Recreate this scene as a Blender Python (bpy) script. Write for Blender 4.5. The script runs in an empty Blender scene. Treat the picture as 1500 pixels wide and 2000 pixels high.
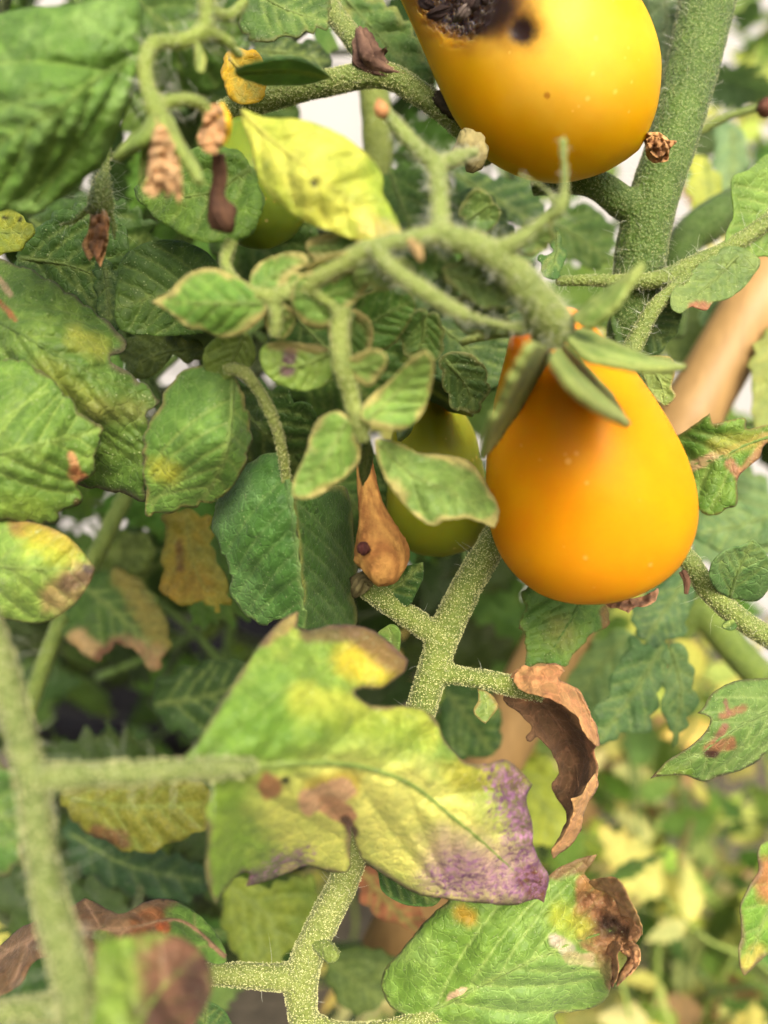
import bpy, math, random
import numpy as np
from mathutils import Vector, Matrix
from mathutils.geometry import delaunay_2d_cdt

# ------------------------------------------------------------------ camera, sky, sun, exposure
scene = bpy.context.scene
CAM = np.array((0.0, 0.0, 0.50))          # metres; a phone held about 12 cm from the plant
PITCH = math.radians(18)
HALF = 0.44                               # tan of half the horizontal field of view
FOCUS = 0.118
cam_data = bpy.data.cameras.new('camera')
cam = bpy.data.objects.new('camera', cam_data)
scene.collection.objects.link(cam)
cam.location = CAM
cam.rotation_euler = (math.pi / 2 - PITCH, 0, 0)
cam_data.sensor_fit = 'HORIZONTAL'
cam_data.sensor_width = 36
cam_data.lens = 18 / HALF
cam_data.clip_start = 0.005
cam_data.clip_end = 400
cam_data.dof.use_dof = True
cam_data.dof.focus_distance = FOCUS
cam_data.dof.aperture_fstop = 15.5
scene.camera = cam

SUN_ELEV, SUN_AZ = math.radians(46), math.radians(168)   # azimuth clockwise from +Y
world = bpy.data.worlds.new('World')
scene.world = world
world.use_nodes = True
wn = world.node_tree
sky = wn.nodes.new('ShaderNodeTexSky')
sky.sky_type = 'NISHITA'
sky.sun_disc = False
sky.sun_elevation = SUN_ELEV
sky.sun_rotation = SUN_AZ
sky.air_density = 0.55
sky.dust_density = 8.0
sky.ozone_density = 0.0
bg = wn.nodes['Background']
wn.links.new(sky.outputs[0], bg.inputs[0])
bg.inputs[1].default_value = 0.15
sun_data = bpy.data.lights.new('sun', 'SUN')
sun_data.energy = 0.9
sun_data.angle = math.radians(34)
sun_data.color = (1.0, 0.95, 0.85)
sun = bpy.data.objects.new('sun', sun_data)
scene.collection.objects.link(sun)
sdir = Vector((math.sin(SUN_AZ) * math.cos(SUN_ELEV), math.cos(SUN_AZ) * math.cos(SUN_ELEV), math.sin(SUN_ELEV)))
sun.rotation_euler = sdir.to_track_quat('Z', 'Y').to_euler()
scene.view_settings.view_transform = 'Standard'
scene.view_settings.look = 'None'
scene.view_settings.gamma = 1
scene.view_settings.exposure = 1.38
scene.cycles.max_bounces = 6
scene.cycles.diffuse_bounces = 3
scene.cycles.adaptive_threshold = 0.03
scene.cycles.transparent_max_bounces = 8
scene.cycles.use_denoising = True

# ------------------------------------------------------------------ helpers
rng = np.random.default_rng(7)
random.seed(7)
COL = scene.collection
KPX = 2 * HALF / 1500
_c, _s = math.cos(PITCH), math.sin(PITCH)
RIGHT = np.array((1, 0, 0.0)); UP = np.array((0, _s, _c)); FWD = np.array((0, _c, -_s))


def at(px, py, d):
    """Point of the place seen at photo pixel (px, py), d millimetres away along the view axis."""
    px, py, d = np.broadcast_arrays(np.asarray(px, float), np.asarray(py, float), np.asarray(d, float))
    m = d * 0.001
    return CAM + ((px - 750) * KPX * m)[..., None] * RIGHT - ((py - 1000) * KPX * m)[..., None] * UP + m[..., None] * FWD


def lin(c, k=1.0):
    a = np.array(c[:3], float) / 255
    return np.where(a <= 0.04045, a / 12.92, ((a + 0.055) / 1.055) ** 2.4) * k


ALB = 0.62


def alb(c):
    a = lin(c, ALB)
    if c[1] >= c[0] and c[1] > 1.25 * c[2]: a = a * np.array((1.0, 1.01, 0.92))   # leaf greens lean to yellow
    return a


def vnoise(x, y, seed=0):
    xi, yi = np.floor(x).astype(np.int64), np.floor(y).astype(np.int64)
    fx, fy = x - xi, y - yi
    fx, fy = fx * fx * (3 - 2 * fx), fy * fy * (3 - 2 * fy)

    def h(a, b):
        n = (a * 374761393 + b * 668265263 + seed * 1274126177) & 0x7fffffff
        n = ((n ^ (n >> 13)) * 1103515245) & 0x7fffffff
        return ((n ^ (n >> 16)) & 0xffff) / 65535.0
    return (h(xi, yi) * (1 - fx) + h(xi + 1, yi) * fx) * (1 - fy) + (h(xi, yi + 1) * (1 - fx) + h(xi + 1, yi + 1) * fx) * fy


def fbm(x, y, seed=0, o=3):
    v, a, t = 0, 1.0, 0
    for k in range(o):
        v = v + a * vnoise(x * 2 ** k, y * 2 ** k, seed + 17 * k); t += a; a *= 0.55
    return v / t * 2 - 1


def nums(s):
    return [tuple(float(v) for v in p.rstrip('*').split(',')) for p in s.split()] if isinstance(s, str) else list(s)


def catmull(P, closed=False, spacing=6.0, corners=()):
    """Smooth curve through rows of P (any columns); corners are indices kept sharp."""
    P = np.asarray(P, float); n = len(P); out = []
    segs = n if closed else n - 1
    for i in range(segs):
        p1, p2 = P[i], P[(i + 1) % n]
        p0 = P[(i - 1) % n] if closed or i > 0 else 2 * p1 - p2
        p3 = P[(i + 2) % n] if closed or i + 2 < n else 2 * p2 - p1
        if i in corners: p0 = 2 * p1 - p2
        if (i + 1) % n in corners: p3 = 2 * p2 - p1
        k = max(2, int(np.hypot(*(p2 - p1)[:2]) / spacing))
        t = (np.arange(k) / k)[:, None]
        out.append(0.5 * (2 * p1 + (p2 - p0) * t + (2 * p0 - 5 * p1 + 4 * p2 - p3) * t ** 2 + (3 * p1 - p0 - 3 * p2 + p3) * t ** 3))
    if not closed: out.append(P[-1:])
    return np.vstack(out)


def tps(ctrl):
    """Smooth depth surface through (x, y, d) control points."""
    C = np.array(nums(ctrl), float)
    if len(C) == 1: return lambda x, y: np.full(np.shape(x), C[0, 2])
    X = C[:, :2] / 300
    n = len(C)

    def U(r2): return np.where(r2 > 1e-9, 0.5 * r2 * np.log(r2 + 1e-12), 0)
    A = np.zeros((n + 3, n + 3))
    A[:n, :n] = U(((X[:, None] - X[None]) ** 2).sum(-1)) + np.eye(n) * 0.004
    A[:n, n] = 1; A[:n, n + 1:] = X; A[n:, :n] = A[:n, n:].T
    A[n:, n:] -= np.eye(3) * 1e-6
    w = np.linalg.lstsq(A, np.concatenate([C[:, 2], np.zeros(3)]), rcond=None)[0]

    def f(x, y):
        q = np.stack([np.asarray(x, float), np.asarray(y, float)], -1) / 300
        return U(((q[..., None, :] - X) ** 2).sum(-1)) @ w[:n] + w[n] + q @ w[n + 1:]
    return f


def inside(pts, poly):
    x, y = pts[:, 0:1], pts[:, 1:2]
    x1, y1 = poly[:, 0], poly[:, 1]
    x2, y2 = np.roll(x1, -1), np.roll(y1, -1)
    c = (y1 > y) != (y2 > y)
    xs = x1 + (y - y1) / np.where(y2 == y1, 1e-9, y2 - y1) * (x2 - x1)
    return ((c & (x < xs)).sum(1) % 2) == 1


def near(pts, target):
    out = np.empty(len(pts))
    for i in range(0, len(pts), 3000):
        out[i:i + 3000] = np.sqrt(((pts[i:i + 3000, None] - target[None]) ** 2).sum(-1).min(1))
    return out


def seg_dist(P, x1, y1, x2, y2):
    a = np.array((x1, y1)); b = np.array((x2, y2)) - a
    t = np.clip(((P - a) @ b) / max(b @ b, 1e-9), 0, 1)
    return np.hypot(*(P - a - t[:, None] * b).T)


def smooth(e0, e1, x):
    t = np.clip((x - e0) / (e1 - e0), 0, 1)
    return t * t * (3 - 2 * t)


def mesh_from(name, V, F, attrs=None):
    me = bpy.data.meshes.new(name)
    me.from_pydata([tuple(v) for v in np.asarray(V, float)], [], [tuple(int(i) for i in f) for f in F])
    for k, a in (attrs or {}).items():
        a = np.asarray(a, float)
        if a.ndim == 2:
            at_ = me.attributes.new(k, 'FLOAT_COLOR', 'POINT')
            at_.data.foreach_set('color', np.hstack([a, np.ones((len(a), 1))]).ravel())
        else:
            at_ = me.attributes.new(k, 'FLOAT', 'POINT')
            at_.data.foreach_set('value', a)
    me.polygons.foreach_set('use_smooth', [True] * len(me.polygons))
    me.update()
    return me


def link(name, me, mat, parent=None, label=None, kind=None):
    o = bpy.data.objects.new(name, me)
    COL.objects.link(o)
    if mat and not me.materials: me.materials.append(mat)
    if parent: o.parent = parent
    if label: o['label'] = label
    if kind: o['kind'] = kind
    return o


def thing(name, label, cat, base, group=None):
    o = bpy.data.objects.new(name, None)
    COL.objects.link(o)
    o.empty_display_size = 0.004
    o.location = at(*base) if len(base) == 3 else base[0]
    o['label'] = label; o['category'] = cat
    if group: o['group'] = group
    return o


def root_of(o):
    return np.array((o if o.type == 'EMPTY' else o.parent).location)


# ------------------------------------------------------------------ materials
def new_mat(name):
    m = bpy.data.materials.new(name); m.use_nodes = True
    nt = m.node_tree; nt.nodes.clear()
    return m, nt, (lambda t, **k: _node(nt, t, k)), nt.links.new


def _node(nt, t, k):
    n = nt.nodes.new('ShaderNode' + t)
    for a, v in k.items():
        if a.startswith('i_'):
            n.inputs[int(a[2:]) if a[2:].isdigit() else a[2:].replace('_', ' ')].default_value = v
        else:
            setattr(n, a, v)
    return n


def ramp(n, a, b):
    n.color_ramp.elements[0].position = a; n.color_ramp.elements[1].position = b
    return n


def leaf_mat(name, rough=0.5, trans=0.3, speck=0.5, dry=0.0, bump=0.42):
    m, nt, N, L = new_mat(name)
    tc = N('TexCoord')
    co = tc.outputs['Object']
    col = N('Attribute', attribute_name='Col'); oi = N('ObjectInfo')
    mul = N('Mix', data_type='RGBA', blend_type='MULTIPLY', i_0=1.0)
    L(col.outputs['Color'], mul.inputs[6]); L(oi.outputs['Color'], mul.inputs[7])
    n1 = N('TexNoise', i_Scale=420.0, i_Detail=5.0, i_Roughness=0.65); L(co, n1.inputs['Vector'])
    r1 = ramp(N('ValToRGB'), 0.3, 0.72); L(n1.outputs['Fac'], r1.inputs['Fac'])
    r1.color_ramp.elements[0].color = (0.66, 0.72, 0.66, 1); r1.color_ramp.elements[1].color = (1.25, 1.2, 1.1, 1)
    m1 = N('Mix', data_type='RGBA', blend_type='MULTIPLY', i_0=0.8 if not dry else 1.0)
    L(mul.outputs[2], m1.inputs[6]); L(r1.outputs['Color'], m1.inputs[7])
    # reticulate small veins
    vo = N('TexVoronoi', feature='DISTANCE_TO_EDGE', i_Scale=620.0)
    wob = N('TexNoise', i_Scale=900.0, i_Detail=2.0); L(co, wob.inputs['Vector'])
    mixv = N('Mix', data_type='VECTOR', i_0=0.0012); L(co, mixv.inputs[4]); L(wob.outputs['Color'], mixv.inputs[5])
    L(mixv.outputs[1], vo.inputs['Vector'])
    rv = ramp(N('ValToRGB'), 0.0, 0.09); L(vo.outputs['Distance'], rv.inputs['Fac'])
    rr = ramp(N('ValToRGB'), 0.0, 0.12); L(vo.outputs['Distance'], rr.inputs['Fac'])
    rr.color_ramp.elements[0].color = (1.22, 1.18, 1.2, 1); rr.color_ramp.elements[1].color = (0.95, 0.96, 0.95, 1)
    m1b = N('Mix', data_type='RGBA', blend_type='MULTIPLY', i_0=1.0); L(m1.outputs[2], m1b.inputs[6]); L(rr.outputs[0], m1b.inputs[7])
    # purple stipple where the leaf is turning
    pur = N('Attribute', attribute_name='purple')
    n2 = N('TexNoise', i_Scale=1500.0, i_Detail=4.0, i_Roughness=0.7); L(co, n2.inputs['Vector'])
    add = N('Math', operation='ADD'); L(pur.outputs['Fac'], add.inputs[0]); L(n2.outputs['Fac'], add.inputs[1])
    rp = ramp(N('ValToRGB'), 0.82, 1.06); L(add.outputs[0], rp.inputs['Fac'])
    m2 = N('Mix', data_type='RGBA'); L(rp.outputs['Color'], m2.inputs[0]); L(m1b.outputs[2], m2.inputs[6])
    n4 = N('TexNoise', i_Scale=600.0, i_Detail=3.0); L(co, n4.inputs['Vector'])
    rq = ramp(N('ValToRGB'), 0.4, 0.62); L(n4.outputs['Fac'], rq.inputs['Fac'])
    rq.color_ramp.elements[0].color = (*lin((104, 66, 98), .75), 1); rq.color_ramp.elements[1].color = (*lin((176, 130, 160), .75), 1)
    L(rq.outputs[0], m2.inputs[7])
    # gland hairs: pale specks
    vs = N('TexVoronoi', i_Scale=1900.0); L(co, vs.inputs['Vector'])
    gate = N('TexNoise', i_Scale=700.0, i_Detail=2.0); L(co, gate.inputs['Vector'])
    gm = N('Math', operation='MULTIPLY_ADD', i_1=-0.5, i_2=0.27); L(gate.outputs['Fac'], gm.inputs[0])
    gs = N('Math', operation='ADD'); L(vs.outputs['Distance'], gs.inputs[0]); L(gm.outputs[0], gs.inputs[1])
    rs = ramp(N('ValToRGB'), 0.08, 0.19); L(gs.outputs[0], rs.inputs['Fac'])
    rs.color_ramp.elements[0].color = (1, 1, 1, 1); rs.color_ramp.elements[1].color = (0, 0, 0, 1)
    sm = N('Math', operation='MULTIPLY', i_1=speck); L(rs.outputs['Color'], sm.inputs[0])
    m3 = N('Mix', data_type='RGBA'); L(sm.outputs[0], m3.inputs[0]); L(m2.outputs[2], m3.inputs[6])
    m3.inputs[7].default_value = (0.42, 0.47, 0.24, 1)
    # relief
    n3 = N('TexNoise', i_Scale=1600.0, i_Detail=4.0); L(co, n3.inputs['Vector'])
    a1 = N('Math', operation='MULTIPLY_ADD', i_1=0.8); L(rv.outputs['Color'], a1.inputs[0]); L(n3.outputs['Fac'], a1.inputs[2])
    a2 = N('Math', operation='MULTIPLY_ADD', i_1=0.9); L(rs.outputs['Color'], a2.inputs[0]); L(a1.outputs[0], a2.inputs[2])
    bp = N('Bump', i_Strength=bump, i_Distance=0.0004); L(a2.outputs[0], bp.inputs['Height'])
    p = N('BsdfPrincipled', i_Roughness=rough); p.inputs['Specular IOR Level'].default_value = 0.22 if not dry else 0.1
    L(m3.outputs[2], p.inputs['Base Color']); L(bp.outputs[0], p.inputs['Normal'])
    p.inputs['Sheen Weight'].default_value = 0.04; p.inputs['Sheen Roughness'].default_value = 0.5
    tr = N('BsdfTranslucent'); L(bp.outputs[0], tr.inputs['Normal'])
    ty = N('Mix', data_type='RGBA', blend_type='MULTIPLY', i_0=1.0); L(m3.outputs[2], ty.inputs[6]); ty.inputs[7].default_value = (1.25, 1.3, 0.75, 1)
    L(ty.outputs[2], tr.inputs['Color'])
    ms = N('MixShader', i_0=trans); L(p.outputs[0], ms.inputs[1]); L(tr.outputs[0], ms.inputs[2])
    out = N('OutputMaterial'); L(ms.outputs[0], out.inputs[0])
    return m


M_LEAF = leaf_mat('tomato_leaf_tissue')
M_DRY = leaf_mat('dried_leaf_tissue', rough=0.8, trans=0.1, speck=0.12, dry=1.0, bump=0.35)
M_SEPAL = leaf_mat('sepal_tissue', rough=0.6, trans=0.15, speck=0.5, bump=0.4)


def stem_mat(name, c1, c2):
    m, nt, N, L = new_mat(name)
    tc = N('TexCoord'); co = tc.outputs['Object']
    n1 = N('TexNoise', i_Scale=260.0, i_Detail=5.0, i_Roughness=0.7); L(co, n1.inputs['Vector'])
    r = ramp(N('ValToRGB'), 0.3, 0.7); L(n1.outputs['Fac'], r.inputs['Fac'])
    r.color_ramp.elements[0].color = (*alb(c1), 1); r.color_ramp.elements[1].color = (*alb(c2), 1)
    oi = N('ObjectInfo')
    mu = N('Mix', data_type='RGBA', blend_type='MULTIPLY', i_0=1.0); L(r.outputs[0], mu.inputs[6]); L(oi.outputs['Color'], mu.inputs[7])
    v = N('TexVoronoi', i_Scale=2200.0); L(co, v.inputs['Vector'])
    rs = ramp(N('ValToRGB'), 0.15, 0.5); L(v.outputs['Distance'], rs.inputs['Fac'])
    rs.color_ramp.elements[0].color = (0.25, 0.25, 0.25, 1); rs.color_ramp.elements[1].color = (0, 0, 0, 1)
    mx = N('Mix', data_type='RGBA'); L(rs.outputs[0], mx.inputs[0]); L(mu.outputs[2], mx.inputs[6])
    mx.inputs[7].default_value = (0.32, 0.38, 0.16, 1)
    n3 = N('TexNoise', i_Scale=2500.0, i_Detail=3.0); L(co, n3.inputs['Vector'])
    ad = N('Math', operation='SUBTRACT'); L(n3.outputs['Fac'], ad.inputs[0]); L(v.outputs['Distance'], ad.inputs[1])
    bp = N('Bump', i_Strength=0.7, i_Distance=0.0004); L(ad.outputs[0], bp.inputs['Height'])
    p = N('BsdfPrincipled', i_Roughness=0.55); L(mx.outputs[2], p.inputs['Base Color']); L(bp.outputs[0], p.inputs['Normal'])
    p.inputs['Sheen Weight'].default_value = 0.06
    p.inputs['Specular IOR Level'].default_value = 0.25
    p.inputs['Subsurface Weight'].default_value = 0.15; p.inputs['Subsurface Radius'].default_value = (0.002, 0.002, 0.0006)
    p.inputs['Subsurface Scale'].default_value = 0.5
    out = N('OutputMaterial'); L(p.outputs[0], out.inputs[0])
    return m


M_STEM = stem_mat('green_stem_skin', (88, 110, 42), (128, 144, 64))
M_STEM_PALE = stem_mat('pale_stem_skin', (112, 128, 56), (150, 162, 84))
M_STEM_DARK = stem_mat('dark_stem_skin', (58, 84, 18), (86, 116, 36))


def simple_mat(name, color, rough=0.6, nscale=300.0, var=0.25, bump=0.3, bdist=0.0005, spec=0.3, trans=0.0, attr=False, sss=0.0, coat=0.0, stretch=None):
    m, nt, N, L = new_mat(name)
    tc = N('TexCoord'); co = tc.outputs['Object']
    if stretch:
        mp = N('Mapping'); mp.inputs['Scale'].default_value = stretch; L(co, mp.inputs['Vector']); co = mp.outputs[0]
    n1 = N('TexNoise', i_Scale=nscale, i_Detail=6.0, i_Roughness=0.65); L(co, n1.inputs['Vector'])
    r = ramp(N('ValToRGB'), 0.3, 0.7); L(n1.outputs['Fac'], r.inputs['Fac'])
    r.color_ramp.elements[0].color = (1 - var,) * 3 + (1,); r.color_ramp.elements[1].color = (1 + var * 0.6,) * 3 + (1,)
    mu = N('Mix', data_type='RGBA', blend_type='MULTIPLY', i_0=1.0); L(r.outputs[0], mu.inputs[7])
    if attr:
        a = N('Attribute', attribute_name='Col'); L(a.outputs['Color'], mu.inputs[6])
    else:
        mu.inputs[6].default_value = (*color, 1)
    colour = mu.outputs[2]
    if sss:                                   # freckles and dust on the fruit skin
        vf = N('TexVoronoi', i_Scale=420.0); L(co, vf.inputs['Vector'])
        gf = N('TexNoise', i_Scale=160.0, i_Detail=3.0); L(co, gf.inputs['Vector'])
        af = N('Math', operation='MULTIPLY_ADD', i_1=-0.6, i_2=0.36); L(gf.outputs['Fac'], af.inputs[0])
        sf = N('Math', operation='ADD'); L(vf.outputs['Distance'], sf.inputs[0]); L(af.outputs[0], sf.inputs[1])
        rf = ramp(N('ValToRGB'), 0.05, 0.16); L(sf.outputs[0], rf.inputs['Fac'])
        rf.color_ramp.elements[0].color = (0.3, 0.3, 0.3, 1); rf.color_ramp.elements[1].color = (0, 0, 0, 1)
        mf = N('Mix', data_type='RGBA'); L(rf.outputs[0], mf.inputs[0]); L(colour, mf.inputs[6]); mf.inputs[7].default_value = (0.8, 0.55, 0.18, 1)
        colour = mf.outputs[2]
    bp = N('Bump', i_Strength=bump, i_Distance=bdist); L(n1.outputs['Fac'], bp.inputs['Height'])
    p = N('BsdfPrincipled', i_Roughness=rough); L(colour, p.inputs['Base Color']); L(bp.outputs[0], p.inputs['Normal'])
    p.inputs['Specular IOR Level'].default_value = spec
    p.inputs['Coat Weight'].default_value = coat; p.inputs['Coat Roughness'].default_value = 0.25
    if sss:
        p.inputs['Subsurface Weight'].default_value = sss
        p.inputs['Subsurface Radius'].default_value = (0.007, 0.004, 0.0008); p.inputs['Subsurface Scale'].default_value = 1.0
    out = N('OutputMaterial'); L(p.outputs[0], out.inputs[0])
    return m


M_FRUIT = simple_mat('tomato_skin', None, rough=0.42, nscale=90.0, var=0.06, bump=0.06, bdist=0.0003, spec=0.07, attr=True, sss=0.9, coat=0.02)
M_FUZZ = simple_mat('gland_hair_tips', (0.55, 0.56, 0.25), rough=0.3, nscale=900.0, var=0.2, bump=0.0, spec=0.6)
M_HAIR = simple_mat('white_plant_hair', (0.55, 0.58, 0.45), rough=0.4, nscale=900.0, var=0.1, bump=0.0)
M_CRUMB = simple_mat('dried_flower_tissue', None, rough=0.85, nscale=700.0, var=0.3, bump=0.8, bdist=0.0006, spec=0.15, attr=True)
M_CANE = simple_mat('bamboo_cane_skin', lin((192, 156, 98), 0.56), rough=0.5, nscale=60.0, var=0.22, bump=0.15, bdist=0.0006, stretch=(6, 6, 0.7))
M_WALL = simple_mat('white_painted_board', (0.33, 0.33, 0.318), rough=0.6, nscale=9.0, var=0.08, bump=0.1, bdist=0.002)
M_SOIL = simple_mat('garden_soil', (0.10, 0.085, 0.055), rough=0.95, nscale=70.0, var=0.6, bump=1.0, bdist=0.012)
M_POT = simple_mat('black_plastic', (0.006, 0.006, 0.007), rough=0.6, spec=0.08, nscale=40.0, var=0.3, bump=0.05)


# ------------------------------------------------------------------ leaf builder
_seed = [100]


def sheet(outline, rib, step, seed, rough_edge=1.6, nv=7, vang=52, teeth=0.0):
    raw = outline.split() if isinstance(outline, str) else None
    P = np.array(nums(outline), float)
    corners = [i for i, s in enumerate(raw) if s.endswith('*')] if raw else []
    poly = catmull(P, True, step, corners)
    d = np.roll(poly, -1, 0) - np.roll(poly, 1, 0)
    nrm = np.stack([-d[:, 1], d[:, 0]], 1) / np.maximum(np.hypot(*d.T), 1e-6)[:, None]
    ar = np.arange(len(poly)) * step
    poly = poly + nrm * (rough_edge * (fbm(ar / 24, ar * 0 + seed, seed) + 0.5 * fbm(ar / 9, ar * 0 + seed, seed + 5)))[:, None]
    if teeth:
        ph = ar / 48 + 1.3 * vnoise(ar / 75, ar * 0 + 3, seed + 2)
        saw = np.abs((ph % 1) - 0.3) / 0.7
        poly = poly + nrm * (teeth * (saw - 0.5) * (0.5 + vnoise(ar / 70, ar * 0, seed + 4)))[:, None]
    lo, hi = poly.min(0), poly.max(0)
    gx, gy = np.meshgrid(np.arange(lo[0], hi[0], step), np.arange(lo[1], hi[1], step * 0.87))
    gx = gx + (np.arange(gx.shape[0]) % 2)[:, None] * step / 2
    g = np.stack([gx.ravel(), gy.ravel()], 1) + rng.uniform(-0.18, 0.18, (gx.size, 2)) * step
    g = g[inside(g, poly)]
    g = g[near(g, poly) > 0.6 * step]
    V = np.vstack([poly, g])
    n = len(poly)
    vs, es, fs, *_ = delaunay_2d_cdt([Vector((v[0], -v[1])) for v in V], [(i, (i + 1) % n) for i in range(n)], [], 1, 1e-4)
    V = np.array([(v[0], -v[1]) for v in vs])
    R = catmull(np.array(nums(rib), float)[:, :2], False, 4.0)
    # side veins leave the midrib in turn and bend toward the tip
    L = np.concatenate([[0], np.cumsum(np.hypot(*np.diff(R, axis=0).T))])
    veins = []
    for k in range(nv * 2):
        t = 0.06 + 0.86 * (k // 2 + 0.5 * (k % 2)) / nv
        i = min(int(np.searchsorted(L, t * L[-1])), len(R) - 2)
        tan = R[min(i + 3, len(R) - 1)] - R[max(i - 3, 0)]
        a0 = math.atan2(tan[1], tan[0]); sgn = 1 if k % 2 else -1
        a = a0 + sgn * math.radians(vang + random.uniform(-6, 6))
        p = R[i].copy(); pts = []
        for q in range(120):
            p = p + 4 * np.array((math.cos(a), math.sin(a))); a -= sgn * math.radians(0.55 * 4 / max(L[-1] / 300, 0.4) / 4)
            pts.append(p.copy())
        pts = np.array(pts); ok = inside(pts, poly)
        stop = np.argmax(~ok) if (~ok).any() else len(pts)
        if stop > 3: veins.append(pts[:int(stop * 0.93)])
    VP = np.vstack(veins) if veins else R
    return V, fs, poly, near(V, poly), near(V, VP), near(V, R), R


def colour_field(V, de, dv, dr, col, col2, vein_col, vein_k, margin, paints, seed, step, sc=1.0):
    n = len(V)
    c = np.tile(alb(col), (n, 1))
    f1 = fbm(V[:, 0] / (60 * sc), V[:, 1] / (60 * sc), seed)
    f2 = fbm(V[:, 0] / (18 * sc), V[:, 1] / (18 * sc), seed + 3)
    if col2 is not None:
        k = smooth(-0.15, 0.55, f1 + 0.3 * f2)[:, None] * 0.85
        c = c * (1 - k) + alb(col2) * k
    c = c * (1 + 0.16 * f2)[:, None]
    pur = np.zeros(n)
    vk = (np.exp(-(dv / (2.9 * sc)) ** 2) * 1.1 + np.exp(-(dr / (5.0 * sc)) ** 2) * 1.2)[:, None] * vein_k * 1.35
    for pt in paints:
        x1, y1, x2, y2, r, cc, st = pt[:7]
        soft = pt[7] if len(pt) > 7 else 0.35
        q = seg_dist(V, x1, y1, x2, y2) / r + (0.32 * fbm(V[:, 0] / (r * 0.6 + 8), V[:, 1] / (r * 0.6 + 8), seed + 31) + 0.18 * f2)
        k = (1 - smooth(1 - soft, 1 + soft, q)) * st
        if isinstance(cc, str):
            pur = np.maximum(pur, k)
        else:
            c = c * (1 - k[:, None]) + alb(cc) * k[:, None]
            vk = vk * (1 - 0.6 * k[:, None])
    vk = np.clip(vk, 0, 1)
    c = c * (1 - vk) + alb(vein_col) * 1.15 * vk
    if margin:
        w, mc, ms = margin
        we = w * (0.15 + 1.7 * vnoise(V[:, 0] / 26, V[:, 1] / 26, seed + 50) ** 1.5)
        k = ((1 - smooth(0.3, 1.5, de / we)) * ms)[:, None]
        c = c * (1 - k) + alb(mc) * k
    return np.clip(c, 0.003, 0.9), pur


def leaf(parent, outline, depth, rib, col, col2=None, name='leaf_blade', label=None, paints=(), margin=None, vein_col=(150, 170, 95), vein_k=0.45,
         step=4.2, bul=0.5, fold=0.0, wave=0.5, nv=7, vang=52, mat=None, thick=0.16, ribr=(0.55, 0.15), rough_edge=1.6, curl=0.0, crisp=(), teeth=0.0):
    _seed[0] += 13; sd = _seed[0]
    V, F, poly, de, dv, dr, R = sheet(outline, rib, step, sd, rough_edge, nv, vang, teeth)
    D = tps(depth)

    def relief(P, dv_, dr_, de_):
        return (-0.75 * bul * (1 - np.exp(-(dv_ / 20) ** 2)) * (1 - np.exp(-(dr_ / 20) ** 2)) * np.minimum(de_ / 14, 1)
                + fold * dr_ / 100 + wave * fbm(P[:, 0] / 70, P[:, 1] / 70, sd + 9, 3) + 0.28 * wave * fbm(P[:, 0] / 20, P[:, 1] / 20, sd + 11, 2)
                + curl * np.exp(-de_ / 14))
    d = D(V[:, 0], V[:, 1]) + relief(V, dv, dr, de) + 0.24 * np.sign(bul) * np.exp(-(dv / 4.5) ** 2) * np.minimum(de / 10, 1)
    for x1, y1, x2, y2, r_, a_ in crisp:
        k = 1 - smooth(0.5, 1.2, seg_dist(V, x1, y1, x2, y2) / r_)
        d = d + k * a_ * (np.abs(fbm(V[:, 0] / min(26, 0.4 * r_), V[:, 1] / min(26, 0.4 * r_), sd + 40, 3)) * 2 - 0.5 + 0.35 * fbm(V[:, 0] / 8, V[:, 1] / 8, sd + 41, 2))
    W = at(V[:, 0], V[:, 1], d) - root_of(parent)
    c, pur = colour_field(V, de, dv, dr, col, col2, vein_col, vein_k, margin, paints, sd, step)
    o = link(name, mesh_from(name, W, F, {'Col': c, 'purple': pur}), mat or M_LEAF, parent, label)
    md = o.modifiers.new('thickness', 'SOLIDIFY'); md.thickness = thick * 0.001; md.offset = 0
    if ribr:
        k = np.where(inside(R, poly))[0]
        if len(k) > 6:
            Rp = R[k[0]:k[-1] + 1]
            dd = D(Rp[:, 0], Rp[:, 1]) + relief(Rp, Rp[:, 0] * 0, Rp[:, 0] * 0, near(Rp, poly)) + 0.10
            T = np.linspace(0, 1, len(Rp))
            V3 = at(Rp[:, 0], Rp[:, 1], dd) - root_of(parent)
            vv, ff = tube(V3[::2], (ribr[0] * (1 - T) + ribr[1] * T)[::2] * 0.00065, 6)
            vc = np.tile(alb(vein_col) * 0.45 + alb(col) * 0.5, (len(vv), 1))
            link('midrib', mesh_from('midrib', vv, ff, {'Col': vc, 'purple': np.zeros(len(vv))}), mat or M_LEAF, o)
    return o


# ------------------------------------------------------------------ tubes, stems, fuzz
def tube(P, r, seg=12):
    P = np.asarray(P, float); n = len(P); r = np.broadcast_to(r, (n,))
    T = np.gradient(P, axis=0); T /= np.maximum(np.linalg.norm(T, axis=1), 1e-12)[:, None]
    u = np.cross(T[0], (0.3, 0.2, 0.93)); u /= np.linalg.norm(u)
    V = []
    ang = np.arange(seg) / seg * 2 * math.pi
    for i in range(n):
        u = u - T[i] * (u @ T[i]); u /= np.linalg.norm(u); w = np.cross(T[i], u)
        V.append(P[i] + r[i] * (np.cos(ang)[:, None] * u + np.sin(ang)[:, None] * w))
    V = np.vstack(V + [P[:1], P[-1:]])
    F = [(i * seg + j, i * seg + (j + 1) % seg, (i + 1) * seg + (j + 1) % seg, (i + 1) * seg + j) for i in range(n - 1) for j in range(seg)]
    a, b = n * seg, n * seg + 1
    F += [(a, (j + 1) % seg, j) for j in range(seg)] + [(b, (n - 1) * seg + j, (n - 1) * seg + (j + 1) % seg) for j in range(seg)]
    return V, F


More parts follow.
